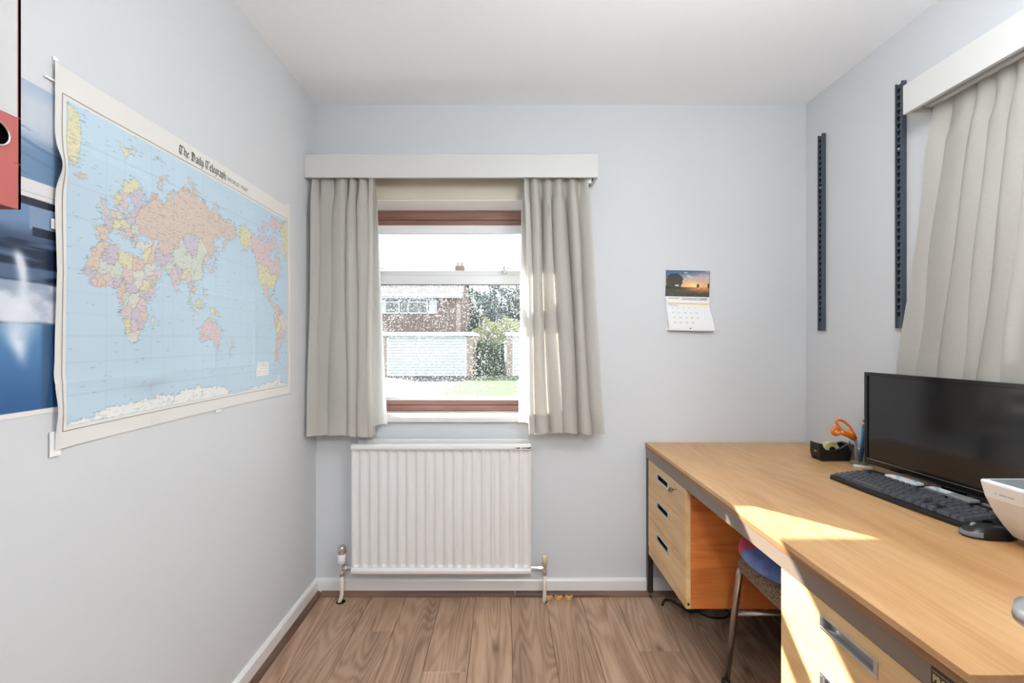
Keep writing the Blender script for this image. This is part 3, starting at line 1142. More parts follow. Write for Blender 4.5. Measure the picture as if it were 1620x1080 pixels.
pr = [(RY + 0.004, RZ1 - 0.036), (RY - 0.006, RZ1 - 0.033), (RY - 0.009, RZ1 - 0.024), (RY - 0.008, RZ1 - 0.014), (RY - 0.002, RZ1 - 0.007), (RY + 0.012, RZ1 - 0.006), (RY + 0.02, RZ1 - 0.02), (RY + 0.02, RZ1 - 0.036)]
MB().prism(pr, 'x', RX0, RX1).build('top_rail', M['radiator'], rad, bevel=0.002)
pr = [(RY + 0.02, RZ0 + 0.006), (RY + 0.006, RZ0 + 0.003), (RY - 0.004, RZ0 + 0.005), (RY - 0.009, RZ0 + 0.013), (RY - 0.009, RZ0 + 0.024), (RY - 0.004, RZ0 + 0.032), (RY + 0.004, RZ0 + 0.034), (RY + 0.02, RZ0 + 0.03)]
MB().prism(pr, 'x', RX0, RX1).build('bottom_rail', M['radiator'], rad, bevel=0.002)
MB().box(RX0 + 0.012, RX1 - 0.006, RY + 0.055, RY + 0.068, RZ0 - 0.004, RZ1 + 0.004).build('back_panel', M['radiator'], rad, bevel=0.004)
for xa in (RX0, RX1 - 0.006):
    MB().box(xa, xa + 0.006, RY + 0.002, RY + 0.05, RZ0 + 0.02, RZ1 - 0.02).build('end_panel', M['radiator'], rad)
for xa in (-0.55, -0.05):
    MB().box(xa, xa + 0.03, RY + 0.068, YB - 0.001, 0.25, 0.65).build('wall_bracket', M['radiator'], rad)
chip = MB()
for (cx, w, h) in ((0.110, 0.011, 0.0042), (0.098, 0.008, 0.0026), (0.085, 0.008, 0.0024), (0.063, 0.009, 0.0036), (0.052, 0.006, 0.002)):
    chip.add([(cx - w, RY - 0.0104, RZ1 - 0.022), (cx, RY - 0.0104, RZ1 - 0.022 - h), (cx + w, RY - 0.0104, RZ1 - 0.0225), (cx + w * 0.9, RY - 0.0104, RZ1 - 0.0225 + h)], [(0, 1, 2, 3)])
chip.build('chipped_paint', M['slot'], rad, fixn=False)

VY = 2.112
# thermostatic valve on the left
vx = -0.7545
tv = MB()
tv.lathe([(0.0, -0.004), (0.013, -0.004), (0.014, 0.004), (0.014, 0.014), (0.010, 0.018), (0.010, 0.042), (0.014, 0.044), (0.014, 0.052), (0.0, 0.052)], (vx, VY, 0.128), 'z', 16)
tv.tube([(vx, VY, 0.160), (vx + 0.020, VY, 0.160)], 0.008, 12).tube([(vx + 0.016, VY, 0.160), (vx + 0.028, VY, 0.160)], 0.014, 6).tube([(vx + 0.028, VY, 0.160), (RX0 + 0.002, VY, 0.160)], 0.010, 12)
tv = tv.build('thermostatic_valve', M['chrome'], rad, smooth=False, bevel=0.001)
MB().lathe([(0.0, 0), (0.014, 0), (0.018, 0.006), (0.0185, 0.045), (0.017, 0.047), (0.0, 0.047)], (vx, VY, 0.180), 'z', 20).build('valve_body', M['white_plastic'], tv, smooth=True)
MB().lathe([(0.0, 0), (0.0172, 0), (0.0172, 0.006), (0.0, 0.006)], (vx, VY, 0.224), 'z', 20).build('red_ring', M['red_plastic'], tv)
MB().lathe([(0.0, 0), (0.0178, 0), (0.0182, 0.026), (0.0165, 0.031), (0.0, 0.033)], (vx, VY, 0.230), 'z', 20).build('cap', M['chrome'], tv, smooth=True)
# lockshield valve on the right
lx = 0.1875
lv = MB()
lv.lathe([(0.0, -0.006), (0.010, -0.006), (0.012, 0.002), (0.012, 0.014), (0.010, 0.016), (0.010, 0.046), (0.0, 0.046)], (lx, VY, 0.132), 'z', 16)
lv.tube([(lx, VY, 0.160), (lx - 0.018, VY, 0.160)], 0.008, 12).tube([(lx - 0.014, VY, 0.160), (lx - 0.032, VY, 0.160)], 0.0125, 6).tube([(lx - 0.032, VY, 0.160), (RX1 - 0.004, VY, 0.160)], 0.010, 12)
lv = lv.build('lockshield_valve', M['chrome'], rad, bevel=0.001)
MB().lathe([(0.0, 0), (0.0115, 0), (0.0115, 0.036), (0.010, 0.040), (0.006, 0.042), (0.0, 0.042)], (lx, VY, 0.178), 'z', 16).build('cap', M['cream_plastic'], lv, smooth=True)
MB().tube([(vx, VY, 0.126), (vx, VY + 0.002, 0.06), (vx - 0.001, VY + 0.003, 0.035), (vx - 0.006, VY + 0.003, 0.015), (vx - 0.014, VY, -0.004)], 0.0088, 12).build('pipe', M['pipe_white'], rad, smooth=True)
MB().tube([(lx, VY, 0.130), (lx, VY + 0.003, 0.06), (lx - 0.001, VY + 0.004, 0.03), (lx - 0.004, VY, -0.004)], 0.0088, 12).build('pipe', M['pipe_white'], rad, smooth=True)
for (hx, hw) in ((vx - 0.006, 0.021), (lx - 0.002, 0.013)):
    MB().lathe([(0.0, 0.0006), (hw * 0.9, 0.0006), (hw, 0.0), (0, 0)], (hx, VY + 0.004, 0.0002), 'z', 20).build('pipe_hole', M['slot'], rad)

# wooden pipe collar pieces left on the floor
for k, (cx, rz, lab) in enumerate(((0.207, 0.25, 'wooden pipe collar half leaning by the radiator pipe'), (0.255, 0.0, 'wooden pipe collar half on the floor, middle of three'), (0.303, -0.12, 'wooden pipe collar half on the floor, furthest from the pipe'))):
    mb = MB()
    n = 14
    ring = []
    for i in range(n + 1):
        a = PI * i / n + rz
        c, s = math.cos(a), -math.sin(a)
        ring.append([(cx + rr0 * c, 2.142 + rr0 * s, zz0) for rr0, zz0 in ((0.009, 0.0005), (0.0215, 0.0005), (0.0225, 0.006), (0.020, 0.014), (0.015, 0.019), (0.010, 0.020), (0.009, 0.0005))])
    mb.grid(ring)
    mb.add(ring[0][:6], [(0, 1, 2, 3, 4, 5)])
    mb.add(ring[-1][:6], [(0, 1, 2, 3, 4, 5)])
    o = mb.build('pipe_collar', M['brown_ply'], None, smooth=False)
    tag(o, lab, 'pipe collar', 'wooden pipe collar pieces by the skirting')

# ------------------------------------------------------------------ world map on the left wall
MY0, MY1, MZ0, MZ1 = 0.910, 1.912, 0.996, 1.774
NY0, NY1, NZ0, NZ1 = 0.927, 1.893, 1.030, 1.720     # neat line
SY0, SY1, SZ0, SZ1 = 0.936, 1.887, 1.037, 1.712     # printed sea

POLY = {
 'eurasia': [(-9,37),(-9,43),(-2,43.5),(-1,46),(-4.5,48.3),(2,51),(5,53.5),(8.5,54),(8,57),(10.5,57.5),(10.5,54.2),(14,54),(19,54.5),(21,57),(24,57),(23.5,59.2),(29,60),(22,60.2),(21,63),(25,65.5),(22,65.7),(17.5,61.5),(18.5,60),(16.5,57),(14,55.5),(12.5,56),(11,59),(7,58),(5,60),(5.2,62),(11,65),(15,68.5),(20,70),(27,71),(32,69.8),(41,67),(38,66),(33,66.5),(35,64),(40,65),(44,66),(44,68.5),(54,68.5),(60,69),(66,68.8),(67,72.5),(73,73),(73,68),(75,68),(75,72),(81,73.5),(87,75),(95,76),(104,77.7),(113,76),(113,73.8),(124,73.8),(130,71),(140,72.5),(152,71),(161,69.5),(171,70),(180,69),(190,66.2),(180,65),(178,62.5),(170,60),(163.5,59.5),(162,56),(157,51),(155.8,56),(163,61),(157,61.5),(152,59),(142,59),(135.5,54.7),(141,52.5),(140,48),(135,43.5),(131,42.8),(128,39.8),(129.3,36),(126.5,34.5),(126,37.5),(121.5,39.5),(118,39),(122,37),(119.5,35),(122,30.5),(119,25.5),(113,22),(108,21.5),(106,19),(109,13),(105,9),(100.5,13.3),(99.5,9.5),(103.5,1.5),(101,3),(98,9),(97.5,16.5),(94.5,16),(92,21),(87,21.5),(80.3,15.5),(80,11),(77.5,8),(76,10.5),(73,17),(72.5,21),(69.5,21.5),(67,25),(61.5,25.2),(57,27),(52,27.5),(50,30),(48,29.5),(50.5,26),(51.5,25),(54,24.2),(56.3,26),(59.5,22.5),(55,17.5),(45,12.8),(43,13),(39,21),(35,28),(34.3,31.3),(36,36.5),(30.5,36.5),(27,37),(26.5,40),(31,41.2),(36,41.5),(41.5,41.5),(37,45),(33.5,44.7),(31,46.5),(28.5,44),(28.5,41.2),(23.5,40.5),(24,38),(22.5,36.7),(21,38.5),(19.5,41),(14,45),(12.5,45.3),(13.5,43.5),(18,40.2),(16,38.5),(15.5,40),(12.5,41.8),(9,44.3),(5,43.3),(3,42),(0,39.5),(-2,36.8),(-5.5,36.2)],
 'africa': [(-6,35.8),(10,37.3),(11,33.5),(20,31),(23,32.7),(32,31.3),(34.5,28),(37,21),(39.5,15.5),(43,12),(51,12),(48,5),(42,-1.5),(39,-6),(40.7,-14.5),(35,-20),(35.5,-24),(32.5,-27.5),(27,-33.7),(20,-34.8),(18,-32),(14.5,-22.5),(12,-17),(13.5,-9),(9,-1),(9.5,4),(4,6.3),(-7.5,4.5),(-13,9),(-17,14.7),(-16.5,20),(-13,27.5),(-9.7,31)],
 'madagascar': [(49,-12.5),(50,-16),(47,-25),(44,-23),(44.3,-17)],
 'uk': [(-5.5,50.2),(1,51.2),(1.5,52.7),(-1.5,55),(-2,57.7),(-5,58.5),(-5.5,55.5),(-3,54),(-4.5,52.5)],
 'ireland': [(-10,52),(-6.2,52.3),(-6,54.5),(-8,55.2),(-10,54)],
 'iceland': [(-24,65.5),(-22,64),(-18,63.4),(-13.7,65),(-16,66.4),(-21,66)],
 'svalbard': [(11,79),(16,76.7),(19,78),(21,78.5),(27,80),(18,80.2)],
 'zemlya': [(52,71),(57,70.7),(56,73),(68,76.8),(60,76),(54,73.5)],
 'severnaya': [(95,79),(105,79),(98,81.2)],
 'franz': [(47,80),(60,80.5),(55,81.5)],
 'newsib': [(138,74),(150,74.7),(143,76)],
 'greenland_l': [(-31,83.5),(-21,82),(-19,76),(-22,70),(-26,68.5),(-31,68)],
 'greenland_r': [(287,78),(302,76),(306,70),(309,64),(316,60),(319,65),(324,68),(324,83.5),(300,82.5)],
 'japan': [(130,31.5),(131,34),(136,35.8),(140,39.5),(140.5,43),(142,45.3),(145,43.5),(141.5,41),(141.5,38),(140,35.5),(135.5,33.8)],
 'sakhalin': [(142,46),(143,54),(144.5,50)],
 'philippines': [(121,18),(122.5,14),(126,7),(122,8),(120,15)],
 'sumatra': [(95.5,5.5),(104,-2),(106,-6),(100,-1)],
 'borneo': [(109,1.5),(113,3.5),(117,7),(119,5),(117.5,0),(114.5,-4),(110,-2.5)],
 'java': [(105.5,-6.2),(114,-7),(114,-8.7),(106,-7.7)],
 'sulawesi': [(119.5,-5),(120,1),(125,1.5),(121.5,-1),(122.5,-5)],
 'guinea': [(131,-1),(138,-1.7),(147,-6),(150.5,-10.3),(143,-9),(138,-8),(133,-4)],
 'australia': [(114,-22),(122,-18),(126,-14),(130,-12.5),(132,-11.3),(136.5,-12),(135.5,-15),(140.5,-17.5),(142.5,-10.8),(146,-19),(153,-25.5),(152.5,-32),(150,-37.3),(146.5,-39),(140.5,-38),(138,-35),(135.5,-34.7),(131,-31.5),(124,-33.5),(118,-35),(115,-34)],
 'tasmania': [(145,-41),(148,-41),(147,-43.5)],
 'nz1': [(173,-34.5),(178,-38),(175,-41.5),(173,-39)],
 'nz2': [(172.5,-40.7),(174,-42),(170.5,-46),(166.5,-46)],
 'namerica': [(192,65.7),(195,71),(204,71.3),(219,69.8),(232,69.5),(245,68),(255,68),(265,69),(266,72),(275,69),(279,67),(273,64),(266,60),(267,57),(278,55),(280,51.5),(281,55),(283.5,57),(282,62.5),(290,61),(295.5,59.5),(298,56.5),(304,52.5),(293,50.2),(300,46),(294,44.5),(290,43.5),(289.5,41.5),(284.5,38),(284.5,35.3),(278.8,31),(279.9,26),(278,28),(275,30),(266,29.5),(262.5,26),(262.5,20),(265,18.3),(269.5,21.3),(272.5,21),(271.5,16),(276.7,15.5),(276.5,11),(281,9),(282.5,8),(277,8),(272,13),(264.5,16),(255,19.5),(249,27),(245,31.5),(242.5,33),(237.5,38),(236,46.5),(232,51),(227,56),(221,59.7),(212,60.5),(206,58),(199,55),(195,54.5),(202,58.5),(195,61.5),(193,64)],
 'samerica': [(282,8.5),(285.5,11),(289,12),(298,10.5),(308,5),(311,0),(320,-3),(325,-6),(321,-13),(319.5,-20),(311.5,-26),(306,-34.5),(302,-38.5),(297.5,-40.5),(294,-45),(291.5,-50),(292,-54.5),(287,-52),(284.5,-46),(286.5,-38),(288.5,-30),(289.5,-18.5),(284,-14),(279,-6),(280,-1),(282.5,3)],
 'baffin': [(270,73),(282,73),(298,66),(290,62.5),(285,66)],
 'ellesmere': [(270,77),(285,76.5),(298,82),(285,83),(270,81)],
 'victoria': [(243,70),(255,70),(255,73),(243,73)],
 'banks': [(235,72),(240,71.5),(240,74.5),(236,74)],
 'queen_e': [(245,75),(262,75),(264,78.5),(250,78)],
 'cuba': [(275.5,22),(283,20.5),(285.5,20),(280,23.2)],
 'hispaniola': [(286,18.3),(291.5,18.5),(290,19.8),(287,19.8)],
 'antarctica': [(-32,-77),(-12,-74),(0,-70),(15,-69),(40,-69),(55,-66),(70,-68.5),(78,-69),(90,-66),(115,-66),(140,-66.5),(160,-69),(168,-72),(166,-78),(185,-79),(205,-77.5),(225,-75),(255,-73.5),(280,-73),(292,-68),(300,-63),(302,-65),(298,-72),(300,-76),(325,-78),(325,-95),(-32,-95)],
}
LAKE = {'caspian': [(47,44),(50,46.5),(53,46.5),(53,42),(53.5,37.2),(50,37.5),(49,41)], 'aral': [(58.5,44.5),(61,46.3),(60.5,44)], 'hudson_fill': [(266,60),(273,64),(279,62),(282,58)], 'baikal': [(104,51.7),(109.5,55.3),(108,52.8)], 'victoria_lake': [(32,0),(34,0),(33,-2.5)]}
TAN, PNK, YEL, GRN, PUR, ORG, PAL = (206, 190, 178), (212, 194, 196), (214, 210, 176), (202, 208, 196), (196, 190, 200), (212, 194, 178), (212, 210, 202)
SEED = [(40,58,TAN),(60,60,TAN),(85,60,TAN),(100,64,TAN),(120,62,TAN),(140,62,TAN),(160,66,TAN),(70,70,TAN),(108,72,TAN),(135,50,TAN),(60,48,TAN),(72,48,TAN),(64,41,TAN),(30,53,TAN),(34,48,TAN),
 (103,47,PUR),(95,36,GRN),(110,34,GRN),(85,40,GRN),(118,44,GRN),(108,26,GRN),(85,32,GRN),(127,38,PNK),(77,24,PNK),(78,14,PNK),(84,27,PUR),(68,29,GRN),(66,34,PUR),(54,33,PUR),(44,33,ORG),(34,39,PAL),(38,34.5,YEL),(45,24,PAL),(54,21,PNK),(46,15,ORG),(96,21,PNK),(101,16,PUR),(105,13,ORG),(107,17,PNK),(102,4,ORG),(90,24,YEL),
 (-4,40,ORG),(-8,39,GRN),(2,47,PUR),(10,51,GRN),(8,47,YEL),(19,52,PUR),(12,43,PNK),(20,44,ORG),(25,46,GRN),(25,43,PNK),(22,40,PUR),(16,48,YEL),(8,61,YEL),(15,68,YEL),(15,62,PNK),(27,63,PUR),(5,51.5,ORG),(9,56,PNK),(-2,53,PNK),(-8,53.5,GRN),(-19,65,ORG),(24,56,PUR),
 (-6,32,ORG),(3,28,PUR),(17,27,YEL),(28,27,ORG),(-10,20,ORG),(-3,18,GRN),(9,17,GRN),(18,15,PNK),(30,15,PAL),(39,9,YEL),(45,5,PNK),(38,1,PUR),(23,-3,PAL),(8,9,PUR),(13,5,ORG),(19,7,PUR),(-5,8,ORG),(-10,7,PNK),(-13,14,PUR),(2,10,PNK),(18,-12,PNK),(26,-14,PUR),(35,-6,PNK),(37,-15,ORG),(30,-19,PUR),(24,-22,PNK),(17,-22,YEL),(24,-30,PAL),(47,-19,PAL),(10,0,ORG),(16,0,GRN),
 (134,-25,PNK),(114,0,YEL),(101,0,YEL),(122,-2,YEL),(135,-4,YEL),(145,-6,ORG),(138,37,PNK),(143,50,TAN),(122,12,ORG),(173,-41,PNK),
 (205,65,YEL),(212,62,YEL),(235,60,PNK),(250,57,PNK),(270,52,PNK),(288,53,PNK),(225,63,PNK),(250,70,PNK),(285,68,PNK),(280,80,PNK),(262,42,YEL),(245,42,YEL),(280,37,YEL),(258,24,PNK),(270,16,ORG),(276,12,GRN),(281,22,GRN),(289,19,PUR),
 (287,4,PNK),(294,7,ORG),(302,4,PUR),(308,-10,PAL),(315,-8,PAL),(305,-3,PAL),(283,-2,GRN),(284,-9,ORG),(295,-17,YEL),(302,-23,PNK),(296,-33,PNK),(294,-45,PNK),(288,-32,ORG),(288,-45,ORG),(304,-33,GRN),
 (-25,75,YEL),(312,72,YEL),(18,79,YEL),(98,80,ORG),(60,74,ORG),(53,80.7,ORG),(143,75,ORG)]
LONX = [-32, -17, 20, 192, 290, 324]
LONY = [0.932, 0.978, 1.096, 1.553, 1.807, 1.892]
LATX = [-90, -78, -66, -55, -35, 15, 35, 55, 66, 78, 86]
LATZ = [1.00, 1.040, 1.072, 1.127, 1.210, 1.366, 1.432, 1.520, 1.570, 1.660, 1.725]


def inside(poly, x, y):
    ins = np.zeros(x.shape, bool)
    n = len(poly)
    for i in range(n):
        x1, y1 = poly[i]
        x2, y2 = poly[(i + 1) % n]
        if y1 == y2:
            continue
        c = ((y1 > y) != (y2 > y)) & (x < (x2 - x1) * (y - y1) / (y2 - y1) + x1)
        ins ^= c
    return ins


MNU, MNV = 560, 440

def map_disp(u, v):
    """how far the sheet stands off the wall: fold creases and the curled left edge"""
    d = np.full(u.shape, 0.0018)
    for c in (0.25, 0.5, 0.735):
        d += 0.0022 * np.exp(-np.abs(u - c) / 0.012) * (0.6 + 0.4 * np.sin(v * 9 + c * 7))
    for c in (0.17, 0.46, 0.80):
        d += 0.0022 * np.exp(-np.abs(v - c) / 0.014) * (0.6 + 0.4 * np.cos(u * 8 + c * 5))
    d += 0.0035 * fbm(u * 5, v * 5, 3, 2)
    e = np.exp(-u / 0.022)
    d += e * (0.004 + 0.016 * np.exp(-((v - 0.735) / 0.045) ** 2) + 0.007 * np.exp(-((v - 0.10) / 0.05) ** 2) - 0.002 * np.exp(-((v - 0.19) / 0.03) ** 2) + 0.004 * np.exp(-((v - 0.45) / 0.12) ** 2))
    d += 0.004 * np.exp(-(1 - u) / 0.02) * (0.5 + 0.5 * np.sin(v * 13))
    # creased dents
    d += 0.006 * np.exp(-(((u - 0.24) / 0.07) ** 2 + ((v - 0.155) / 0.025) ** 2))
    d += 0.005 * np.exp(-(((u - 0.5) / 0.015) ** 2 + ((v - 0.21) / 0.05) ** 2))
    return d


def map_pos(u, v):
    y = MY0 + (MY1 - MY0) * u
    z = MZ0 + (MZ1 - MZ0) * v + 0.004 * np.sin(u * 3.1) - 0.004 + 0.008 * (u - 0.5) * (v - 0.5) * 0
    return np.stack([XL + map_disp(u, v), y, z], 1)


def map_col(u, v):
    y = MY0 + (MY1 - MY0) * u
    z = MZ0 + (MZ1 - MZ0) * v
    lon = np.interp(y, LONY, LONX)
    lat = np.interp(z, LATZ, LATX)
    sea_in = (y > SY0) & (y < SY1) & (z > SZ0) & (z < SZ1)
    wx = lon + 5.0 * (fbm(lon * 0.16, lat * 0.16, 1) - 0.47) + 2.5 * (vnoise(lon * 0.7, lat * 0.7, 5) - 0.5)
    wy = lat + 5.0 * (fbm(lon * 0.16, lat * 0.16, 21) - 0.47) + 2.5 * (vnoise(lon * 0.7, lat * 0.7, 9) - 0.5)
    land = np.zeros(u.shape, bool)
    for p in POLY.values():
        land |= inside(p, wx, wy)
    for p in LAKE.values():
        land &= ~inside(p, wx, wy)
    ice = inside(POLY['antarctica'], wx, wy)
    best = np.full(u.shape, 1e9)
    idx = np.zeros(u.shape, int)
    for i, s in enumerate(SEED):
        dx = (wx - s[0]) * np.cos(np.radians(np.clip(lat, -70, 70)))
        d2 = dx * dx + (wy - s[1]) ** 2
        m = d2 < best
        best[m] = d2[m]
        idx[m] = i
    pal = np.array([s[2] for s in SEED], float)
    paper = np.array((222., 220., 215.))
    sea = np.array((186., 208., 221.))
    C = np.tile(paper, (len(u), 1))
    shade = 1 + 0.03 * (fbm(u * 9, v * 7, 40, 3) - 0.45)
    C[sea_in] = sea * shade[sea_in, None]
    L = land & sea_in
    C[L] = pal[idx[L]]
    C[ice & sea_in] = (230, 230, 228)
    # coast and border lines
    g2 = lambda a: a.reshape(MNV, MNU)
    def edge(a):
        a = g2(a)
        e = np.zeros(a.shape, bool)
        e[:, 1:] |= a[:, 1:] != a[:, :-1]
        e[1:, :] |= a[1:, :] != a[:-1, :]
        return e.ravel()
    col_id = (pal[idx] @ np.array([1, 300, 90000.])) * L
    coast = edge(L) & sea_in
    C[coast] = C[coast] * 0.78 + np.array((90, 120, 135)) * 0.22
    border = edge(col_id) & L & ~coast
    C[border] = C[border] * 0.84
    # printed names: short grey runs, denser over land and along coasts
    r = np.random.RandomState(4)
    G = C.reshape(MNV, MNU, 3)
    Lg, Sg = g2(L), g2(sea_in)
    near = Lg.copy()
    for k in range(7):
        n2 = near.copy()
        n2[:, 1:] |= near[:, :-1]
        n2[:, :-1] |= near[:, 1:]
        near = n2
    n = 12500
    ii, jj = r.randint(0, MNV, n), r.randint(0, MNU - 12, n)
    for i, j in zip(ii, jj):
        if not Sg[i, j]:
            continue
        if Lg[i, j]:
            p, k = 0.85, 0.80
        elif near[i, j]:
            p, k = 0.85, 0.76
        else:
            p, k = 0.035, 0.74
        if r.rand() > p:
            continue
        ln = r.randint(2, 8)
        seg = G[i, j:j + ln]
        seg *= (k + 0.2 * r.rand(len(seg), 1))
    # long pale graticule lines
    for lo in range(-30, 330, 15):
        a = np.abs(lon - lo) < 0.26
        C[a & sea_in] *= 0.965
    for la in range(-75, 90, 15):
        b = np.abs(lat - la) < 0.35
        C[b & sea_in] *= 0.965
    C = G.reshape(-1, 3)
    # legend box
    lb = (y > 1.655) & (y < 1.742) & (z > 1.083) & (z < 1.135)
    C[lb] = (232, 232, 230)
    lt = lb & (np.sin(z * 1400) > 0.75) & (vnoise(y * 300, z * 160, 2) > 0.45)
    C[lt] *= 0.78
    return srgb_arr(np.clip(C, 0, 255))


mp_root = thing('world_map', 'large paper world map taped to the left wall', 'map', (XL, 1.41, MZ0))
print_grid('map_sheet', MNU, MNV, map_pos, map_col, M['print'], mp_root)


def on_map(y, z, lift=0.0006):
    u = np.array([(y - MY0) / (MY1 - MY0)])
    v = np.array([(z - MZ0) / (MZ1 - MZ0)])
    p = map_pos(u, v)[0]
    return (p[0] + lift, p[1], p[2])

# neat line round the map
nl = MB()
def strip(y0, z0, y1, z1, w, n):
    for k in range(n):
        a, b = k / n, (k + 1) / n
        pa = (y0 + (y1 - y0) * a, z0 + (z1 - z0) * a)
        pb = (y0 + (y1 - y0) * b, z0 + (z1 - z0) * b)
        if abs(z1 - z0) < abs(y1 - y0):
            q = [on_map(pa[0], pa[1] - w), on_map(pb[0], pb[1] - w), on_map(pb[0], pb[1] + w), on_map(pa[0], pa[1] + w)]
        else:
            q = [on_map(pa[0] - w, pa[1]), on_map(pa[0] + w, pa[1]), on_map(pb[0] + w, pb[1]), on_map(pb[0] - w, pb[1])]
        nl.add(q, [(0, 1, 2, 3)])
lw_ = 0.0008
strip(NY0, NZ1, NY1, NZ1, lw_, 240)
strip(NY0, NZ0, NY1, NZ0, lw_, 240)
strip(NY0, NZ0, NY0, NZ1, lw_, 200)
strip(NY1, NZ0, NY1, NZ1, lw_, 200)
nl.build('border_line', M['line_ink'], mp_root, fixn=False)

# heading: blackletter drawn with a broad nib, then small roman capitals
GL = {
 'T': (1.15, [[(0.05,1.25),(0.25,1.45),(0.55,1.30),(0.85,1.45),(1.0,1.30)], [(0.30,1.35),(0.12,0.95),(0.12,0.35),(0.40,0.02),(0.85,0.22)], [(0.55,1.30),(0.55,0.25)]]),
 'D': (1.15, [[(0.05,1.30),(0.30,1.48),(0.75,1.30),(0.98,0.95),(0.98,0.40),(0.60,0.0),(0.20,0.10)], [(0.28,1.30),(0.28,0.10)], [(0.55,1.25),(0.55,0.20)], [(0.05,0.12),(0.28,0.10)]]),
 'h': (0.72, [[(0.12,1.40),(0.12,0.05)], [(0.12,0.80),(0.32,0.98),(0.52,0.80),(0.52,0.10),(0.42,-0.25)]]),
 'e': (0.58, [[(0.12,0.55),(0.44,0.75),(0.28,0.98),(0.10,0.75),(0.10,0.20),(0.28,0.0),(0.48,0.18)]]),
 'a': (0.68, [[(0.08,0.85),(0.25,0.98),(0.45,0.85),(0.45,0.12),(0.58,0.02)], [(0.45,0.60),(0.12,0.40),(0.10,0.15),(0.24,0.0),(0.45,0.18)]]),
 'i': (0.38, [[(0.05,0.85),(0.15,0.98),(0.15,0.12),(0.28,0.0)], [(0.12,1.25),(0.18,1.35)]]),
 'l': (0.38, [[(0.14,1.42),(0.14,0.12),(0.28,0.0)]]),
 'y': (0.70, [[(0.05,0.90),(0.15,0.98),(0.15,0.15),(0.32,0.02),(0.50,0.15)], [(0.50,0.98),(0.50,0.0),(0.25,-0.38),(0.05,-0.30)]]),
 'g': (0.70, [[(0.50,0.90),(0.28,0.98),(0.10,0.80),(0.10,0.25),(0.28,0.05),(0.50,0.20)], [(0.50,0.98),(0.50,-0.10),(0.30,-0.38),(0.06,-0.28)]]),
 'r': (0.50, [[(0.05,0.85),(0.15,0.98),(0.15,0.05)], [(0.15,0.75),(0.32,0.98),(0.44,0.86)]]),
 'p': (0.70, [[(0.05,0.90),(0.15,1.02),(0.15,-0.40)], [(0.15,0.80),(0.32,0.98),(0.52,0.80),(0.52,0.22),(0.32,0.02),(0.15,0.12)]]),
 ' ': (0.40, []),
}
hd_ = MB()
def blackletter(s, y, z, k):
    nib = (0.078, 0.068)
    for chx in s:
        w, strokes = GL[chx]
        for st in strokes:
            for (ax, az), (bx, bz) in zip(st[:-1], st[1:]):
                pts = [(ax - nib[0], az - nib[1]), (ax + nib[0], az + nib[1]), (bx + nib[0], bz + nib[1]), (bx - nib[0], bz - nib[1])]
                hair = 0.02
                if abs((bx - ax) * nib[1] - (bz - az) * nib[0]) < 0.012:
                    pts = [(ax - nib[0] - hair, az - nib[1] + hair), (ax - nib[0] + hair, az - nib[1] - hair), (bx + nib[0] + hair, bz + nib[1] - hair), (bx + nib[0] - hair, bz + nib[1] + hair)]
                hd_.add([on_map(y + p[0] * k, z + p[1] * k, 0.0007) for p in pts], [(0, 1, 2, 3)])
        y += w * k
    return y
ye = blackletter('The Daily Telegraph', 1.262, 1.7325, 0.0170)
hd_.build('heading_lettering', M['ink'], mp_root, fixn=False)
wm_ = MB()
def map_text(s, y, z, size, width=None):
    vs, fs = text_mesh(s, size)
    k = width / max(v[0] for v in vs) if width else 1.0
    wm_.add([on_map(y + v[0] * k, z + v[1], 0.0007) for v in vs], fs)
map_text('WORLD', ye + 0.008, 1.7335, 0.0200, 0.064)
map_text('MAP', ye + 0.084, 1.7335, 0.0200, 0.040)
wm_.build('title_lettering', M['grey_ink'], mp_root, fixn=False)

for (y, z, w, h) in ((0.909, 1.777, 0.010, 0.008), (0.893, 1.732, 0.022, 0.004), (0.905, 1.445, 0.014, 0.02), (0.902, 1.005, 0.022, 0.05), (1.885, 1.775, 0.03, 0.02), (1.905, 1.15, 0.012, 0.025), (1.42, 0.992, 0.03, 0.008)):
    MB().box(XL + 0.0045, XL + 0.0050, y, y + w, z - h / 2, z + h / 2).build('tape_strip', M['tape_clear'], mp_root)

# ------------------------------------------------------------------ photo posters to the left of the map
def sm(a, b, x):
    t = np.clip((x - a) / (b - a), 0, 1)
    return t * t * (3 - 2 * t)

def mixa(c1, c2, t):
    return c1 * (1 - t[:, None]) + c2 * t[:, None]

def poster_pos(y0, y1, z0, z1, ph):
    def f(u, v):
        return np.stack([XL + 0.0008 + 0.0012 * fbm(u * 4 + ph, v * 4, 8, 2), y0 + (y1 - y0) * u, z0 + (z1 - z0) * v], 1)
    return f

def col_upper(u, v):
    A = np.array
    n = fbm(u * 4, v * 26 + u * 7, 12, 4)
    c = mixa(A((112., 140., 170.)), A((190., 198., 208.)), sm(0.40, 0.66, v + 0.12 * (n - 0.45)))
    c = mixa(c, A((166., 182., 202.)), sm(0.80, 1.0, v))
    streak = sm(0.5, 0.62, fbm(u * 3, v * 40 + u * 14, 18, 4)) * (v < 0.6)
    c = mixa(c, A((84., 114., 152.)), 0.55 * streak)
    snow = v < 0.155 + 0.06 * (1 - u) - 0.02 * np.sin(u * 3)
    c[snow] = (222, 220, 220)
    c[(v < 0.045) & (v > 0.04)] = (190, 188, 190)
    return srgb_arr(np.clip(c, 0, 255))

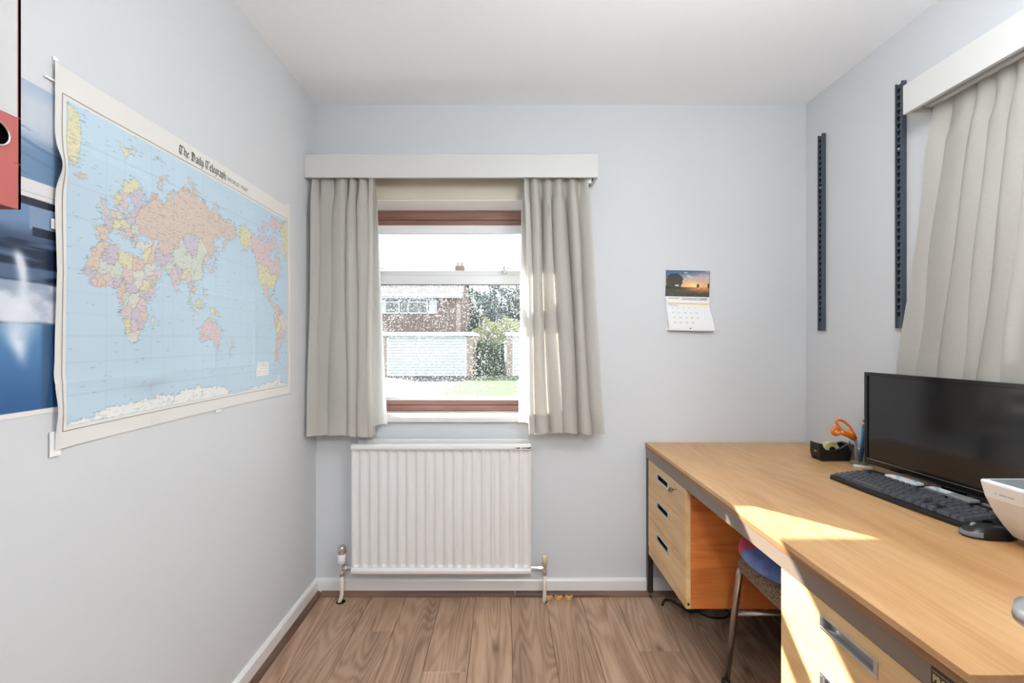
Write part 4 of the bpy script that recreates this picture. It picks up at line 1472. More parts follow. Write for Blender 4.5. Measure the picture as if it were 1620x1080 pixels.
def col_lower(u, v):
    A = np.array
    n = fbm(u * 6, v * 10, 31, 5)
    c = np.tile(A((58., 74., 100.)), (len(u), 1))
    c = mixa(c, A((112., 138., 172.)), sm(0.80, 0.90, v + 0.05 * (n - 0.4)))
    hull = (v > 0.86) & (u > 0.80) & (v < 0.965)
    c[hull] = (128, 150, 180)
    c[(v > 0.965)] = (40, 46, 60)
    c[(v > 0.83) & (v < 0.87) & (u > 0.815)] = (38, 44, 58)
    dark = (v > 0.62) & (v < 0.80)
    st = sm(0.42, 0.6, fbm(u * 3, v * 30, 44, 4))
    cc = mixa(np.tile(A((34., 46., 66.)), (len(u), 1)), A((84., 104., 134.)), st)
    c[dark] = cc[dark]
    ice = sm(0.42, 0.44, v + 0.02 * (n - 0.4)) * (1 - sm(0.605, 0.615, v + 0.02 * (n - 0.4)))
    c = mixa(c, mixa(np.tile(A((150., 164., 186.)), (len(u), 1)), A((214., 220., 228.)), sm(0.3, 0.6, n)), ice)
    low = v < 0.42
    w = mixa(np.tile(A((40., 88., 140.)), (len(u), 1)), A((84., 132., 178.)), sm(0.0, 0.42, v))
    w = mixa(w, A((40., 72., 108.)), sm(0.84, 0.87, u) * 0.75)
    c[low] = w[low]
    px = 0.765 + 0.02 * np.sin(v * 11 + 1) + 0.07 * (0.5 - v)
    plume = np.exp(-((u - px) / (0.022 + 0.045 * np.exp(-((v - 0.43) / 0.10) ** 2))) ** 2) * sm(0.20, 0.34, v) * (1 - sm(0.70, 0.78, v)) * (0.45 + 1.1 * fbm(u * 9, v * 7, 52, 4))
    c = mixa(c, A((226., 232., 240.)), np.clip(plume, 0, 0.92))
    bd = (v < 0.022)
    c[bd] = (228, 226, 220)
    return srgb_arr(np.clip(c, 0, 255))

pu = thing('poster', 'pale blue snow and sky photo poster behind the red file', 'poster', (XL, 0.75, 1.484), group='photo posters on the left wall')
print_grid('poster_sheet', 150, 120, poster_pos(0.52, 0.955, 1.485, 1.705, 0.0), col_upper, M['photo_print'], pu)
pl = thing('poster', 'dark blue photo poster with white spray, lower left beside the map', 'poster', (XL, 0.75, 1.068), group='photo posters on the left wall')
print_grid('poster_sheet', 170, 190, poster_pos(0.52, 0.953, 1.068, 1.484, 3.0), col_lower, M['photo_print'], pl)

# ------------------------------------------------------------------ red lever arch file on a wall shelf
sh = thing('wall_shelf_trim', None, None, (XL, 0.3, 1.35), kind='structure')
sh.name = 'trim_4'
WM['trim_4'] = WM['wall_shelf_trim']
MB().box(XL + 0.001, -0.640, 0.02, 0.522, 1.350, 1.3675).build('shelf_board', M['gloss_white'], sh, bevel=0.002)
MB().box(XL + 0.001, XL + 0.02, 0.10, 0.12, 1.20, 1.350).box(XL + 0.001, XL + 0.2, 0.105, 0.115, 1.325, 1.350).build('shelf_bracket', M['upright'], sh)
bd_ = thing('lever_arch_file', 'red lever arch file with white spine label at the left edge', 'file', (-0.72, 0.516, 1.368))
BX, BY0, BY1, BZ0, BZ1 = -0.580, 0.486, 0.546, 1.368, 1.688
cv = MB()
cv.box(-0.862, BX, BY0, BY0 + 0.003, BZ0, BZ1).box(-0.862, BX, BY1 - 0.003, BY1, BZ0, BZ1)
hc, hzc, hr = 0.519, 1.449, 0.0128
# spine board with a round finger hole
n = 24
ring = [(BX, hc + hr * math.cos(2 * PI * k / n), hzc + hr * math.sin(2 * PI * k / n)) for k in range(n)]
def sq(k):
    a = 2 * PI * k / n
    c, s = math.cos(a), math.sin(a)
    t = min((BY1 - hc if c > 0 else hc - BY0) / max(abs(c), 1e-6), (0.028) / max(abs(s), 1e-6))
    return (BX, hc + t * c, hzc + t * s)
outer = [sq(k) for k in range(n)]
cv.add(ring + outer, [(k, (k + 1) % n, n + (k + 1) % n, n + k) for k in range(n)])
cv.box(BX - 0.003, BX, BY0, BY1, BZ0, hzc - 0.028).box(BX - 0.003, BX, BY0, BY1, hzc + 0.028, BZ1)
cv.add([(BX, BY0, hzc - 0.028), (BX, BY0, hzc + 0.028), (BX - 0.003, BY0, hzc + 0.028), (BX - 0.003, BY0, hzc - 0.028)], [(0, 1, 2, 3)])
cv.build('cover', M['binder'], bd_, fixn=False)
MB().box(-0.855, BX - 0.012, BY0 + 0.004, BY1 - 0.006, BZ0 + 0.006, BZ1 - 0.02).build('papers', M['paper'], bd_)
MB().box(BX - 0.0118, BX - 0.0112, BY0 + 0.003, BY1 - 0.003, hzc - 0.026, hzc + 0.026).build('hole_lining', M['slot'], bd_)
MB().tube([(BX + 0.0006, hc + (hr + 0.001) * math.cos(2 * PI * k / 24), hzc + (hr + 0.001) * math.sin(2 * PI * k / 24)) for k in range(25)], 0.0012, 6, False).build('finger_ring', M['chrome'], bd_, smooth=True)
MB().box(BX, BX + 0.0005, BY0 + 0.004, BY1 - 0.0045, 1.476, BZ1 - 0.012).build('spine_label', M['label_paper'], bd_)

# ------------------------------------------------------------------ calendar
cal = thing('wall_calendar', 'open wall calendar with a sunset photo on the back wall', 'calendar', (0.883, YB, 1.26))
# corner points from its hanging pose: slightly tilted
def cal_pos(p00, p10, p01, p11, curl):
    def f(u, v):
        P = [np.array(p) for p in (p00, p10, p01, p11)]
        q = (P[0] * ((1 - u) * (1 - v))[:, None] + P[1] * (u * (1 - v))[:, None] + P[2] * ((1 - u) * v)[:, None] + P[3] * (u * v)[:, None])
        y = YB - 0.003 - curl(u, v)
        return np.stack([q[:, 0], y, q[:, 1]], 1)
    return f
def col_photo(u, v):
    A = np.array
    hor = 0.37
    n = fbm(u * 5 + v * 3, v * 7, 70, 4)
    sky = mixa(np.tile(A((238., 178., 118.)), (len(u), 1)), A((196., 176., 172.)), sm(hor, 0.72, v))
    sky = mixa(sky, A((70., 104., 140.)), sm(0.62, 1.0, v + 0.3 * (n - 0.45) + 0.25 * (0.5 - u)))
    sky = mixa(sky, A((232., 206., 182.)), sm(0.48, 0.62, n) * sm(0.55, 0.8, v) * 0.8)
    glow = np.exp(-(((u - 0.64) / 0.16) ** 2 + ((v - hor - 0.06) / 0.12) ** 2))
    sky = mixa(sky, A((255., 222., 150.)), glow)
    gr = mixa(np.tile(A((58., 56., 46.)), (len(u), 1)), A((150., 98., 70.)), sm(0.3, 0.75, u) * sm(0.1, 0.34, v))
    gr *= (1.05 + 0.7 * fbm(u * 14 - v * 8, v * 22, 77, 3))[:, None]
    c = np.where((v > hor)[:, None], sky, gr)
    tree = (((u - 0.20) / 0.19) ** 2 + ((v - 0.60) / 0.30) ** 2 + 0.6 * (fbm(u * 16, v * 12, 80, 3) - 0.45) < 1) & (v > 0.30)
    tree |= (u < 0.38) & (v > 0.30) & (v < 0.42 + 0.05 * np.sin(u * 30))
    c[tree] = c[tree] * 0.12 + A((52, 60, 48)) * 0.88
    t2 = ((u - 0.735) / 0.03) ** 2 + ((v - 0.425) / 0.07) ** 2 < 1
    c[t2] = (70, 60, 40)
    c[(u > 0.95) & (v > hor - 0.02) & (v < 0.52)] = (74, 62, 48)
    wh = (u > 0.22) & (u < 0.30) & (v > 0.40) & (v < 0.45)
    c[wh] = (214, 220, 216)
    edge = (u < 0.012) | (u > 0.988) | (v > 0.98)
    c[edge] *= 0.7
    return srgb_arr(np.clip(c, 0, 255))
S_ = 1.0 / 329.0
def cp_(px, py):
    return ((px - 798) * S_ / 1.0, 1.21 + (540 - py) * S_)
# px positions measured on the wall plane
tl, tr = cp_(1053.2, 427.5), cp_(1122.8, 428.8)
bl, br = cp_(1052.2, 468.5), cp_(1121.2, 470.2)
print_grid('photo_page', 96, 60, cal_pos(bl, br, tl, tr, lambda u, v: 0.001 + 0 * u), col_photo, M['photo_print'], cal)
ml, mr = cp_(1053.0, 477.6), cp_(1120.6, 479.8)
MB().add([(bl[0], YB - 0.0042, bl[1]), (br[0], YB - 0.0042, br[1]), (mr[0], YB - 0.006, mr[1]), (ml[0], YB - 0.006, ml[1])], [(0, 1, 2, 3)]).build('caption_strip', M['paper'], cal, fixn=False)
ll, lr = cp_(1055.6, 522.4), cp_(1126.0, 523.6)
lc = lambda u, v: 0.003 + 0.026 * np.sin((1 - v) * PI * 0.55) ** 2 * (0.7 + 0.3 * u)
lp = cal_pos(ll, lr, ml, mr, lc)
def col_page(u, v):
    c = np.full((len(u), 3), 234.0)
    c[(v > 0.945) & (v < 0.985) & (u > 0.04) & (u < 0.97)] = (230, 192, 70)
    return srgb_arr(c)
print_grid('date_page', 60, 80, lp, col_page, M['print'], cal)
bk = MB()
bk.add([(ml[0], YB - 0.001, ml[1]), (mr[0], YB - 0.001, mr[1]), (lr[0] - 0.006, YB - 0.001, lr[1] - 0.003), (ll[0] - 0.006, YB - 0.001, ll[1] - 0.003)], [(0, 1, 2, 3)])
bk.add([(ml[0], YB - 0.004, ml[1]), (mr[0], YB - 0.004, mr[1]), (lr[0] - 0.004, YB - 0.008, lr[1] - 0.002), (ll[0] - 0.004, YB - 0.008, ll[1] - 0.002)], [(0, 1, 2, 3)])
bk.build('pages_behind', M['paper'], cal, fixn=False)
ct = MB()
def on_page(u, v):
    p = lp(np.array([u]), np.array([v]))[0]
    return (p[0], p[1] - 0.0008, p[2])
def page_text(s, u, v, size, w=None):
    vs, fs = text_mesh(s, 1.0)
    ct.add([on_page(u + q[0] * size, v + q[1] * size * 1.4) for q in vs], fs)
days = [[1, 2, 3, 4, 5], [8, 9, 10, 11, 12], [15, 16, 17, 18, 19], [22, 23, 24, 25]]
for ri, row in enumerate(days):
    for ci, d in enumerate(row):
        page_text(str(d), 0.12 + 0.13 * ci, 0.78 - 0.175 * ri, 0.055)
page_text('February', 0.05, 0.875, 0.06)
ct.build('dates', M['grey_ink'], cal, fixn=False)
cx_ = MB()
def cap_line(u0, u1, t, w):
    a = [bl[i] + (br[i] - bl[i]) * u0 for i in (0, 1)]
    b = [bl[i] + (br[i] - bl[i]) * u1 for i in (0, 1)]
    dz = (ml[1] - bl[1]) * t
    cx_.add([(a[0], YB - 0.0068, a[1] + dz), (b[0], YB - 0.0068, b[1] + dz), (b[0], YB - 0.0068, b[1] + dz - w), (a[0], YB - 0.0068, a[1] + dz - w)], [(0, 1, 2, 3)])
for (u0, u1, t) in ((0.38, 0.44, 0.20), (0.45, 0.62, 0.26), (0.63, 0.96, 0.24), (0.36, 0.50, 0.45), (0.52, 0.72, 0.47), (0.73, 0.95, 0.5), (0.80, 0.95, 0.3), (0.06, 0.30, 0.25)):
    cap_line(u0, u1, t, 0.0022)
cx_.build('caption_lettering', M['grey_ink'], cal, fixn=False)
pin = on_page(0.475, 0.075)
MB().lathe([(0.0, -0.001), (0.0032, -0.001), (0.0032, 0.0), (0.0, 0.0)], (pin[0], pin[1], pin[2]), 'y', 12).build('hanging_hole', M['slot'], cal)

# ------------------------------------------------------------------ slotted shelf uprights on the right wall
def upright(label, y, z0, z1):
    t = thing('shelf_upright', label, 'shelf upright', (XR, y, z0), group='slotted shelf uprights')
    h = 0.0155       # half width
    dpt = 0.017
    ch = MB()
    ch.box(XR - dpt, XR - 0.001, y - h, y - h + 0.002, z0, z1).box(XR - dpt, XR - 0.001, y + h - 0.002, y + h, z0, z1)
    ch.box(XR - 0.004, XR - 0.001, y - h + 0.002, y + h - 0.002, z0, z1)
    ch.box(XR - dpt, XR - dpt + 0.0015, y + h - 0.006, y + h - 0.002, z0, z1)
    ch.box(XR - dpt, XR - dpt + 0.0015, y - h + 0.002, y - h + 0.006, z0, z1)
    ch.build('channel', M['upright'], t)
    ch2 = MB().box(XR - dpt + 0.003, XR - dpt + 0.0045, y - h + 0.002, y + h - 0.002, z0, z1 - 0.012)
    ch2.build('web', M['upright'], t)
    n = int((z1 - z0 - 0.03) / 0.0254)
    base = None
    for k in range(n):
        z = z1 - 0.03 - 0.0254 * k
        if base is None:
            m = MB().prism([(-0.0068, 0.0085), (0.0068, 0.0085), (0.0022, -0.0085), (-0.0022, -0.0085)], 'x', -0.0008, 0.0)
            base = m.build('slot', M['slot'], t, world=False)
            base.location = (-dpt + 0.0028, 0.0015, z - z0)
        else:
            copy_part(base, t, (-dpt + 0.0028, 0.0015, z - z0))
    sc = MB().lathe([(0.0, -0.002), (0.004, -0.002), (0.004, 0.0), (0, 0)], (XR - dpt + 0.003, y + 0.0015, z1 - 0.24), 'x', 12)
    sc.build('screw', M['steel'], t)

upright('slotted slate blue steel shelf upright on the right wall nearest the corner', 2.067, 1.259, 2.149)
upright('slotted slate blue steel shelf upright beside the right wall pelmet', 1.655, 1.259, 2.151)

# ------------------------------------------------------------------ desk
DZ = 0.727
DXF, DXB, DY0, DY1 = 0.675, 1.444, 0.660, 2.182
desk = thing('desk', 'double pedestal oak veneer desk running along the right wall', 'desk', (1.06, 1.42, 0.0))
MB().box(DXF, DXB, DY0, DY1, DZ - 0.014, DZ).build('desk_top', M['desk_top'], desk, bevel=0.0012)
MB().box(DXF + 0.0012, DXB, DY0 + 0.0012, DY1, DZ - 0.029, DZ - 0.0146).build('top_lipping', M['desk_edge'], desk, bevel=0.001)
RZ_0, RZ_1 = 0.656, 0.698
fr_ = MB()
fr_.box(0.679, 0.701, DY0 + 0.004, DY1 - 0.004, RZ_0, RZ_1).box(1.405, 1.43, DY0 + 0.004, DY1 - 0.004, RZ_0, RZ_1)
fr_.box(0.701, 1.405, DY0 + 0.004, DY0 + 0.026, RZ_0, RZ_1).box(0.701, 1.405, DY1 - 0.026, DY1 - 0.004, RZ_0, RZ_1)
fr_.build('steel_rail', M['rail'], desk, bevel=0.001)
for (lx0, ly0) in ((0.679, 2.152), (0.679, 0.664), (1.405, 2.152), (1.405, 0.664)):
    lg = MB().box(lx0, lx0 + 0.025, ly0, ly0 + 0.025, 0.022, RZ_0 - 0.0005).build('leg', M['leg_dark'], desk, bevel=0.001)
    MB().lathe([(0.0, 0), (0.013, 0), (0.014, 0.006), (0.009, 0.010), (0.006, 0.012), (0.006, 0.022), (0, 0.022)], (lx0 + 0.0125, ly0 + 0.0125, 0.0), 'z', 16).build('foot', M['black'], lg, smooth=True)

M['cup'] = mat('handle_cup_shaded', lin(46, 44, 42), 0.35, 0.3)  # cup of the far drawers, their shade put into the colour
M['cup_sunlit'] = mat('handle_cup_sunlit', lin(176, 172, 166), 0.35, 0.4)  # same cup for the near drawers, sunlight put into the colour
M['carcass_dark'] = mat('drawer_gap_dark', lin(40, 28, 20), 0.8)

def pedestal(y0, y1, hy0, hy1, key, cup):
    """drawers face -x; carcass behind"""
    zb, zt = 0.207, 0.6555
    c = MB()
    c.box(0.700, 1.36, y1 - 0.018, y1, zb, zt).box(0.702, 1.36, y0 + 0.018, y1 - 0.018, zb, zb + 0.018).box(1.342, 1.36, y0 + 0.018, y1 - 0.018, zb + 0.018, zt)
    c.box(0.702, 0.712, y0 + 0.018, y1 - 0.018, zb + 0.018, zt)
    c.build('pedestal_body', M['carcass_dark'], desk)
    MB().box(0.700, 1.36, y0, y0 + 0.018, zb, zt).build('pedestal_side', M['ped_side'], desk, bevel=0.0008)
    MB().box(0.681, 0.6995, y0, y1, zb, 0.2435).build('plinth_rail', M['drawer'], desk, bevel=0.001)
    MB().lathe([(0, -0.0015), (0.005, -0.0015), (0.005, 0), (0, 0)], (0.690, y0, 0.225), 'y', 12).build('screw', M['leg_dark'], desk)
    zs = [(0.530, zt - 0.001), (0.3865, 0.5285), (0.2450, 0.3850)]
    for i, (za, zb_) in enumerate(zs):
        hz1 = zb_ - 0.026
        hz0 = hz1 - 0.034
        f = MB()
        X0, X1 = 0.680, 0.6985
        a, b = hy0 + 0.004, hy1 - 0.004
        f.box(X0, X1, y0, a, za, zb_).box(X0, X1, b, y1, za, zb_).box(X0, X1, a, b, za, hz0 + 0.004).box(X0, X1, a, b, hz1 - 0.004, zb_)
        d = f.build('drawer', M['drawer'], desk)
        h = MB()
        X = 0.680
        for (p, q, r, s) in ((hy0, hy1, hz0, hz0 + 0.006), (hy0, hy1, hz1 - 0.006, hz1), (hy0, hy0 + 0.009, hz0 + 0.006, hz1 - 0.006), (hy1 - 0.009, hy1, hz0 + 0.006, hz1 - 0.006)):
            h.box(X - 0.0022, X + 0.004, p, q, r, s)
        h.build('handle', M['steel'], d, bevel=0.001)
        k = MB()
        k.box(X + 0.014, X + 0.016, hy0 + 0.006, hy1 - 0.006, hz0 + 0.004, hz1 - 0.004)
        k.box(X + 0.002, X + 0.014, hy0 + 0.006, hy0 + 0.008, hz0 + 0.004, hz1 - 0.004).box(X + 0.002, X + 0.014, hy1 - 0.008, hy1 - 0.006, hz0 + 0.004, hz1 - 0.004)
        k.box(X + 0.002, X + 0.014, hy0 + 0.008, hy1 - 0.008, hz0 + 0.004, hz0 + 0.0055).box(X + 0.002, X + 0.014, hy0 + 0.008, hy1 - 0.008, hz1 - 0.0055, hz1 - 0.004)
        k.build('handle_cup', cup, d)
        if key and i == 0:
            ky, kz = 1.778, 0.632
            lk = MB().lathe([(0.0, -0.003), (0.008, -0.003), (0.009, 0.0), (0.0, 0.0)], (0.680, ky, kz), 'x', 16).build('lock', M['steel'], d, smooth=True)
            kb = MB()
            kb.box(0.655, 0.678, ky - 0.0012, ky + 0.0012, kz - 0.003, kz + 0.003)
            kb.lathe([(0.0, -0.0012), (0.010, -0.0012), (0.010, 0.0012), (0.0, 0.0012)], (0.649, ky, kz - 0.001), 'y', 14)
            kb.build('key', M['copper'], d)

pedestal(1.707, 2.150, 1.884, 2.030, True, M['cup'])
pedestal(0.690, 1.118, 0.828, 0.979, False, M['cup_sunlit'])

# maker's plate on the front rail
pt_ = MB().box(0.6782, 0.6790, 0.6645, 0.7235, 0.6615, 0.6965).build('name_plate', M['plate'], desk)
lt_ = MB()
place_text(lt_, 'PROJECT', 0.0165, (0.6779, 0.7205, 0.6735), (0, -1, 0), (0, 0, 1), 0.0006, 0.050)
lt_.add([(0.6779, 0.7215, 0.6905), (0.6779, 0.6665, 0.6905), (0.6779, 0.6665, 0.6895), (0.6779, 0.7215, 0.6895)], [(0, 1, 2, 3)])
lt_.add([(0.6779, 0.7215, 0.6690), (0.6779, 0.6665, 0.6690), (0.6779, 0.6665, 0.6680), (0.6779, 0.7215, 0.6680)], [(0, 1, 2, 3)])
lt_.build('plate_lettering', M['gold'], pt_, fixn=False)

# ------------------------------------------------------------------ stool tucked into the kneehole
SX0, SX1, SY0_, SY1_ = 0.805, 1.185, 1.225, 1.605
st = thing('stool', 'tubular metal stool with brown woven seat tucked under the desk', 'stool', ((SX0 + SX1) / 2, (SY0_ + SY1_) / 2, 0.0))
M['weave'] = None
def weave_mat():
    t = NT('brown_woven_seat')
    mp = t.coords((1, 1, 1))
    vo = t.add('ShaderNodeTexVoronoi')
    vo.inputs['Scale'].default_value = 240
    t.link(mp, 'Vector', vo, 'Vector')
    r = t.ramp(vo, 'Distance', [(0.1, lin(176, 152, 124)), (0.7, lin(92, 76, 60))])
    t.link(r, 'Color', t.p, 'Base Color')
    t.p.inputs['Roughness'].default_value = 0.9
    t.bump(vo, 'Distance', 0.5, 0.003)
    return t.m
M['weave'] = weave_mat()
def rr(x0, x1, y0, y1, rad, n=6):
    pts = []
    for cx, cy, a0 in ((x1 - rad, y1 - rad, 0), (x0 + rad, y1 - rad, PI / 2), (x0 + rad, y0 + rad, PI), (x1 - rad, y0 + rad, 1.5 * PI)):
        for k in range(n + 1):
            a = a0 + PI / 2 * k / n
            pts.append((cx + rad * math.cos(a), cy + rad * math.sin(a)))
    return pts
seat = MB()
levels = [(0.012, 0.424), (0.0, 0.428), (0.0, 0.452), (0.006, 0.468), (0.025, 0.482), (0.07, 0.494), (0.13, 0.498)]
rings = []
for ins, z in levels:
    rings.append([(p[0], p[1], z) for p in rr(SX0 + ins, SX1 - ins, SY0_ + ins, SY1_ - ins, 0.05 if ins < 0.05 else 0.03)])
m_ = len(rings[0])
vs = [p for rg in rings for p in rg]
fs_ = []
for i in range(len(rings) - 1):
    for k in range(m_):
        k2 = (k + 1) % m_
        fs_.append((i * m_ + k, i * m_ + k2, (i + 1) * m_ + k2, (i + 1) * m_ + k))
fs_.append(tuple(range(m_))[::-1])
fs_.append(tuple((len(rings) - 1) * m_ + k for k in range(m_)))
seat.add(vs, fs_)
seat.build('seat', M['weave'], st, smooth=True)
fm = MB()
fm.tube([(p[0], p[1], 0.4285) for p in rr(SX0 + 0.004, SX1 - 0.004, SY0_ + 0.004, SY1_ - 0.004, 0.05)] + [(SX1 - 0.004, SY1_ - 0.054, 0.4285)], 0.0045, 8, False)
fm.build('seat_frame', M['stool_leg'], st, smooth=True)
for cx, cy, dx, dy in ((SX0 + 0.02, SY1_ - 0.02, -1, 0.25), (SX0 + 0.02, SY0_ + 0.02, -1, -0.25), (SX1 - 0.02, SY1_ - 0.02, 1, 0.25), (SX1 - 0.02, SY0_ + 0.02, 1, -0.25)):
    lg = MB().tube([(cx - dx * 0.01, cy, 0.432), (cx, cy, 0.425), (cx + dx * 0.006, cy + dy * 0.006, 0.405), (cx + dx * 0.046, cy + dy * 0.05, 0.018)], [0.0105, 0.0115, 0.0115, 0.0105], 12).build('leg', M['stool_leg'], st, smooth=True)
    MB().lathe([(0, 0), (0.014, 0), (0.014, 0.022), (0.011, 0.026), (0, 0.026)], (cx + dx * 0.047, cy + dy * 0.052, 0.0), 'z', 14).build('rubber_foot', M['black'], lg, smooth=True)
for cy, s in ((SY1_ - 0.02, 1), (SY0_ + 0.02, -1)):
    MB().tube([(SX0 + 0.0, cy + s * 0.008, 0.258), (SX1 + 0.0, cy + s * 0.008, 0.258)], 0.0085, 10).build('stretcher', M['stool_leg'], st, smooth=True)

def cushion_mat():
    t = NT('denim_patch_cushion')
    mp = t.coords((1, 1, 1))
    nz = t.noise(mp, 18, 4, 0.6)
    r = t.ramp(nz, 'Fac', [(0.3, lin(84, 104, 168)), (0.7, lin(128, 150, 204))])
    # printed red shapes: ragged blobs at fixed places on the upper side
    wob = t.noise(mp, 14, 2)
    mu = None
    for cx, cy, rad in ((-0.125, 0.105, 0.105), (0.02, 0.15, 0.05), (-0.10, -0.03, 0.055), (0.10, -0.02, 0.06), (0.03, -0.14, 0.05)):
        dn = t.add('ShaderNodeVectorMath', operation='DISTANCE')
        t.link(mp, 'Vector', dn, 0)
        dn.inputs[1].default_value = (cx, cy, 0.048)
        w_ = t.add('ShaderNodeMath', operation='MULTIPLY_ADD')
        w_.inputs[1].default_value = 0.10
        t.t.links.new(wob.outputs['Fac'], w_.inputs[0])
        t.t.links.new(dn.outputs['Value'], w_.inputs[2])
        lt = t.add('ShaderNodeMath', operation='LESS_THAN')
        lt.inputs[1].default_value = rad + 0.05
        t.link(w_, 0, lt, 0)
        if mu is None:
            mu = lt
        else:
            mx = t.add('ShaderNodeMath', operation='MAXIMUM')
            t.link(mu, 0, mx, 0)
            t.link(lt, 0, mx, 1)
            mu = mx
    m = t.mixc((mu, 0), (r, 'Color'), lin(214, 84, 104))
    t.link(m, 2, t.p, 'Base Color')
    t.p.inputs['Roughness'].default_value = 0.95
    t.bump(nz, 'Fac', 0.3, 0.004)
    return t.m
cu = thing('seat_cushion', 'round blue cushion with red shapes lying on the stool', 'cushion', (0.970, 1.425, 0.5012))
cb = MB()
prof = [(0.0, 0.0), (0.12, 0.0), (0.175, -0.003), (0.200, 0.004), (0.212, 0.018), (0.210, 0.032), (0.195, 0.045), (0.15, 0.056), (0.07, 0.060), (0.0, 0.061)]
cb.lathe(prof, (0, 0, 0), 'z', 40)
co = cb.build('cushion_pad', cushion_mat(), cu, world=False, smooth=True)

# ------------------------------------------------------------------ monitor
u = Vector((0.0671, -0.9977, 0))
mc = Vector((1.313, 1.6615, 0)) + u * 0.275
mon = thing('monitor', 'wide black flat screen monitor standing on the desk', 'monitor', (mc.x, mc.y, DZ), math.atan2(u.y, u.x))
# local: x to the right as you face it, y away from the viewer, z up from the desk
MW, MZa, MZb = 0.275, 0.042, 0.372
bz = MB()
b_ = 0.013
bz.box(-MW, MW, 0.0, 0.020, MZb - b_, MZb).box(-MW, MW, 0.0, 0.020, MZa, MZa + 0.020).box(-MW, -MW + b_, 0.0, 0.020, MZa + 0.020, MZb - b_).box(MW - b_, MW, 0.0, 0.020, MZa + 0.020, MZb - b_)
bz.build('bezel', M['black_gloss'], mon, world=False, bevel=0.0012)
MB().box(-MW + b_, MW - b_, 0.004, 0.012, MZa + 0.020, MZb - b_).build('screen', M['screen'], mon, world=False)
MB().frustum(-MW + 0.004, MW - 0.004, -MZb + 0.006, -MZa - 0.004, 0, 0.02, 0.03).v
bs = MB()
bs.add([(-MW + 0.006, 0.020, MZa + 0.006), (MW - 0.006, 0.020, MZa + 0.006), (MW - 0.006, 0.020, MZb - 0.006), (-MW + 0.006, 0.020, MZb - 0.006), (-0.18, 0.038, MZa + 0.06), (0.18, 0.038, MZa + 0.06), (0.18, 0.038, MZb - 0.09), (-0.18, 0.038, MZb - 0.09)],
       [(0, 1, 2, 3), (4, 5, 6, 7), (0, 1, 5, 4), (1, 2, 6, 5), (2, 3, 7, 6), (3, 0, 4, 7)])
bs.build('back_shell', M['black'], mon, world=False)
MB().box(-0.03, 0.03, 0.032, 0.052, 0.008, 0.18).build('stand_neck', M['black'], mon, world=False, bevel=0.003)
MB().prism(rr(-0.11, 0.11, 0.012, 0.085, 0.03), 'z', 0.0, 0.010).build('stand_base', M['black_gloss'], mon, world=False, bevel=0.002)
MB().box(-MW + b_, MW - b_, -0.0006, 0.0, MZa + 0.0192, MZa + 0.0202).build('bezel_line', M['steel'], mon, world=False)

# ------------------------------------------------------------------ keyboard
u = Vector((0.0806, -0.9967, 0))
kb = thing('keyboard', 'black full size computer keyboard in front of the monitor', 'keyboard', (1.143, 1.610, DZ), math.atan2(u.y, u.x))
KL, KDp = 0.452, 0.168
case = MB()
fp = [(0.010, 0.0), (0.14, -0.005), (0.226, -0.007), (0.31, -0.005), (KL - 0.022, 0.002), (KL, 0.022), (KL, KDp - 0.015), (KL - 0.012, KDp), (0.012, KDp), (0.0, KDp - 0.012), (0.0, 0.012)]
n = len(fp)
def kz(y):
    return 0.012 + 0.016 * (y + 0.007) / 0.175
vs = [(x, y, 0.0) for x, y in fp] + [(x, y, kz(y)) for x, y in fp]
case.add(vs, [tuple(range(n))[::-1], tuple(range(n, 2 * n))] + [(i, (i + 1) % n, n + (i + 1) % n, n + i) for i in range(n)])
case.build('keyboard_case', M['kbd'], kb, world=False, bevel=0.003)
U = 0.0186
KM = {}
def keycap(w, d=1.0):
    k = (round(w, 2), round(d, 2))
    if k not in KM:
        hw, hd2 = w * U / 2 - 0.0012, d * U / 2 - 0.0012
        m = MB()
        e = 0.0022
        m.add([(-hw, -hd2, 0), (hw, -hd2, 0), (hw, hd2, 0), (-hw, hd2, 0), (-hw + e, -hd2 + e * 1.2, 0.0090), (hw - e, -hd2 + e * 1.2, 0.0090), (hw - e, hd2 - e * 0.6, 0.0098), (-hw + e, hd2 - e * 0.6, 0.0098)],
              [(4, 5, 6, 7), (0, 1, 5, 4), (1, 2, 6, 5), (2, 3, 7, 6), (3, 0, 4, 7)])
        o = m.build('key', M['key'], None, bevel=0.0006)
        KM[k] = [o, False]
    return k
def put_key(x, y, w=1.0, d=1.0):
    k = keycap(w, d)
    o, used = KM[k]
    if used:
        o = o.copy()
        COL.objects.link(o)
    KM[k][1] = True
    o.parent = kb
    o.location = (x, y, kz(y) + 0.0002)
    o.rotation_euler = (math.atan(0.016 / 0.175), 0, 0)
    WM[o.name] = WM[kb.name].copy()
    return o
KX0, KY0 = 0.014, 0.012
rows = [
 (0, [1.25, 1.25, 1.25, 6.25, 1.25, 1.25, 1.25, 1.25]),
 (1, [2.25] + [1] * 10 + [2.75]),
 (2, [1.75] + [1] * 11 + [2.25]),
 (3, [1.5] + [1] * 12 + [1.5]),
 (4, [1] * 13 + [2]),
]
for ri, ws in rows:
    x = KX0
    for w in ws:
        bow = 0.006 * math.sin(PI * min(1, (x + w * U / 2 - KX0) / (15 * U))) * -1
        put_key(x + w * U / 2, KY0 + (ri + 0.5) * U + bow * 0.5, w)
        x += w * U
fx = KX0
yF = KY0 + 5.85 * U
for g in ([1], [4], [4], [4]):
    if g == [1]:
        put_key(fx + U / 2, yF, 1, 0.7)
        fx += 1.9 * U
    else:
        for _ in range(4):
            put_key(fx + U / 2, yF, 1, 0.7)
            fx += U
        fx += 0.42 * U
NX0 = KX0 + 15.3 * U
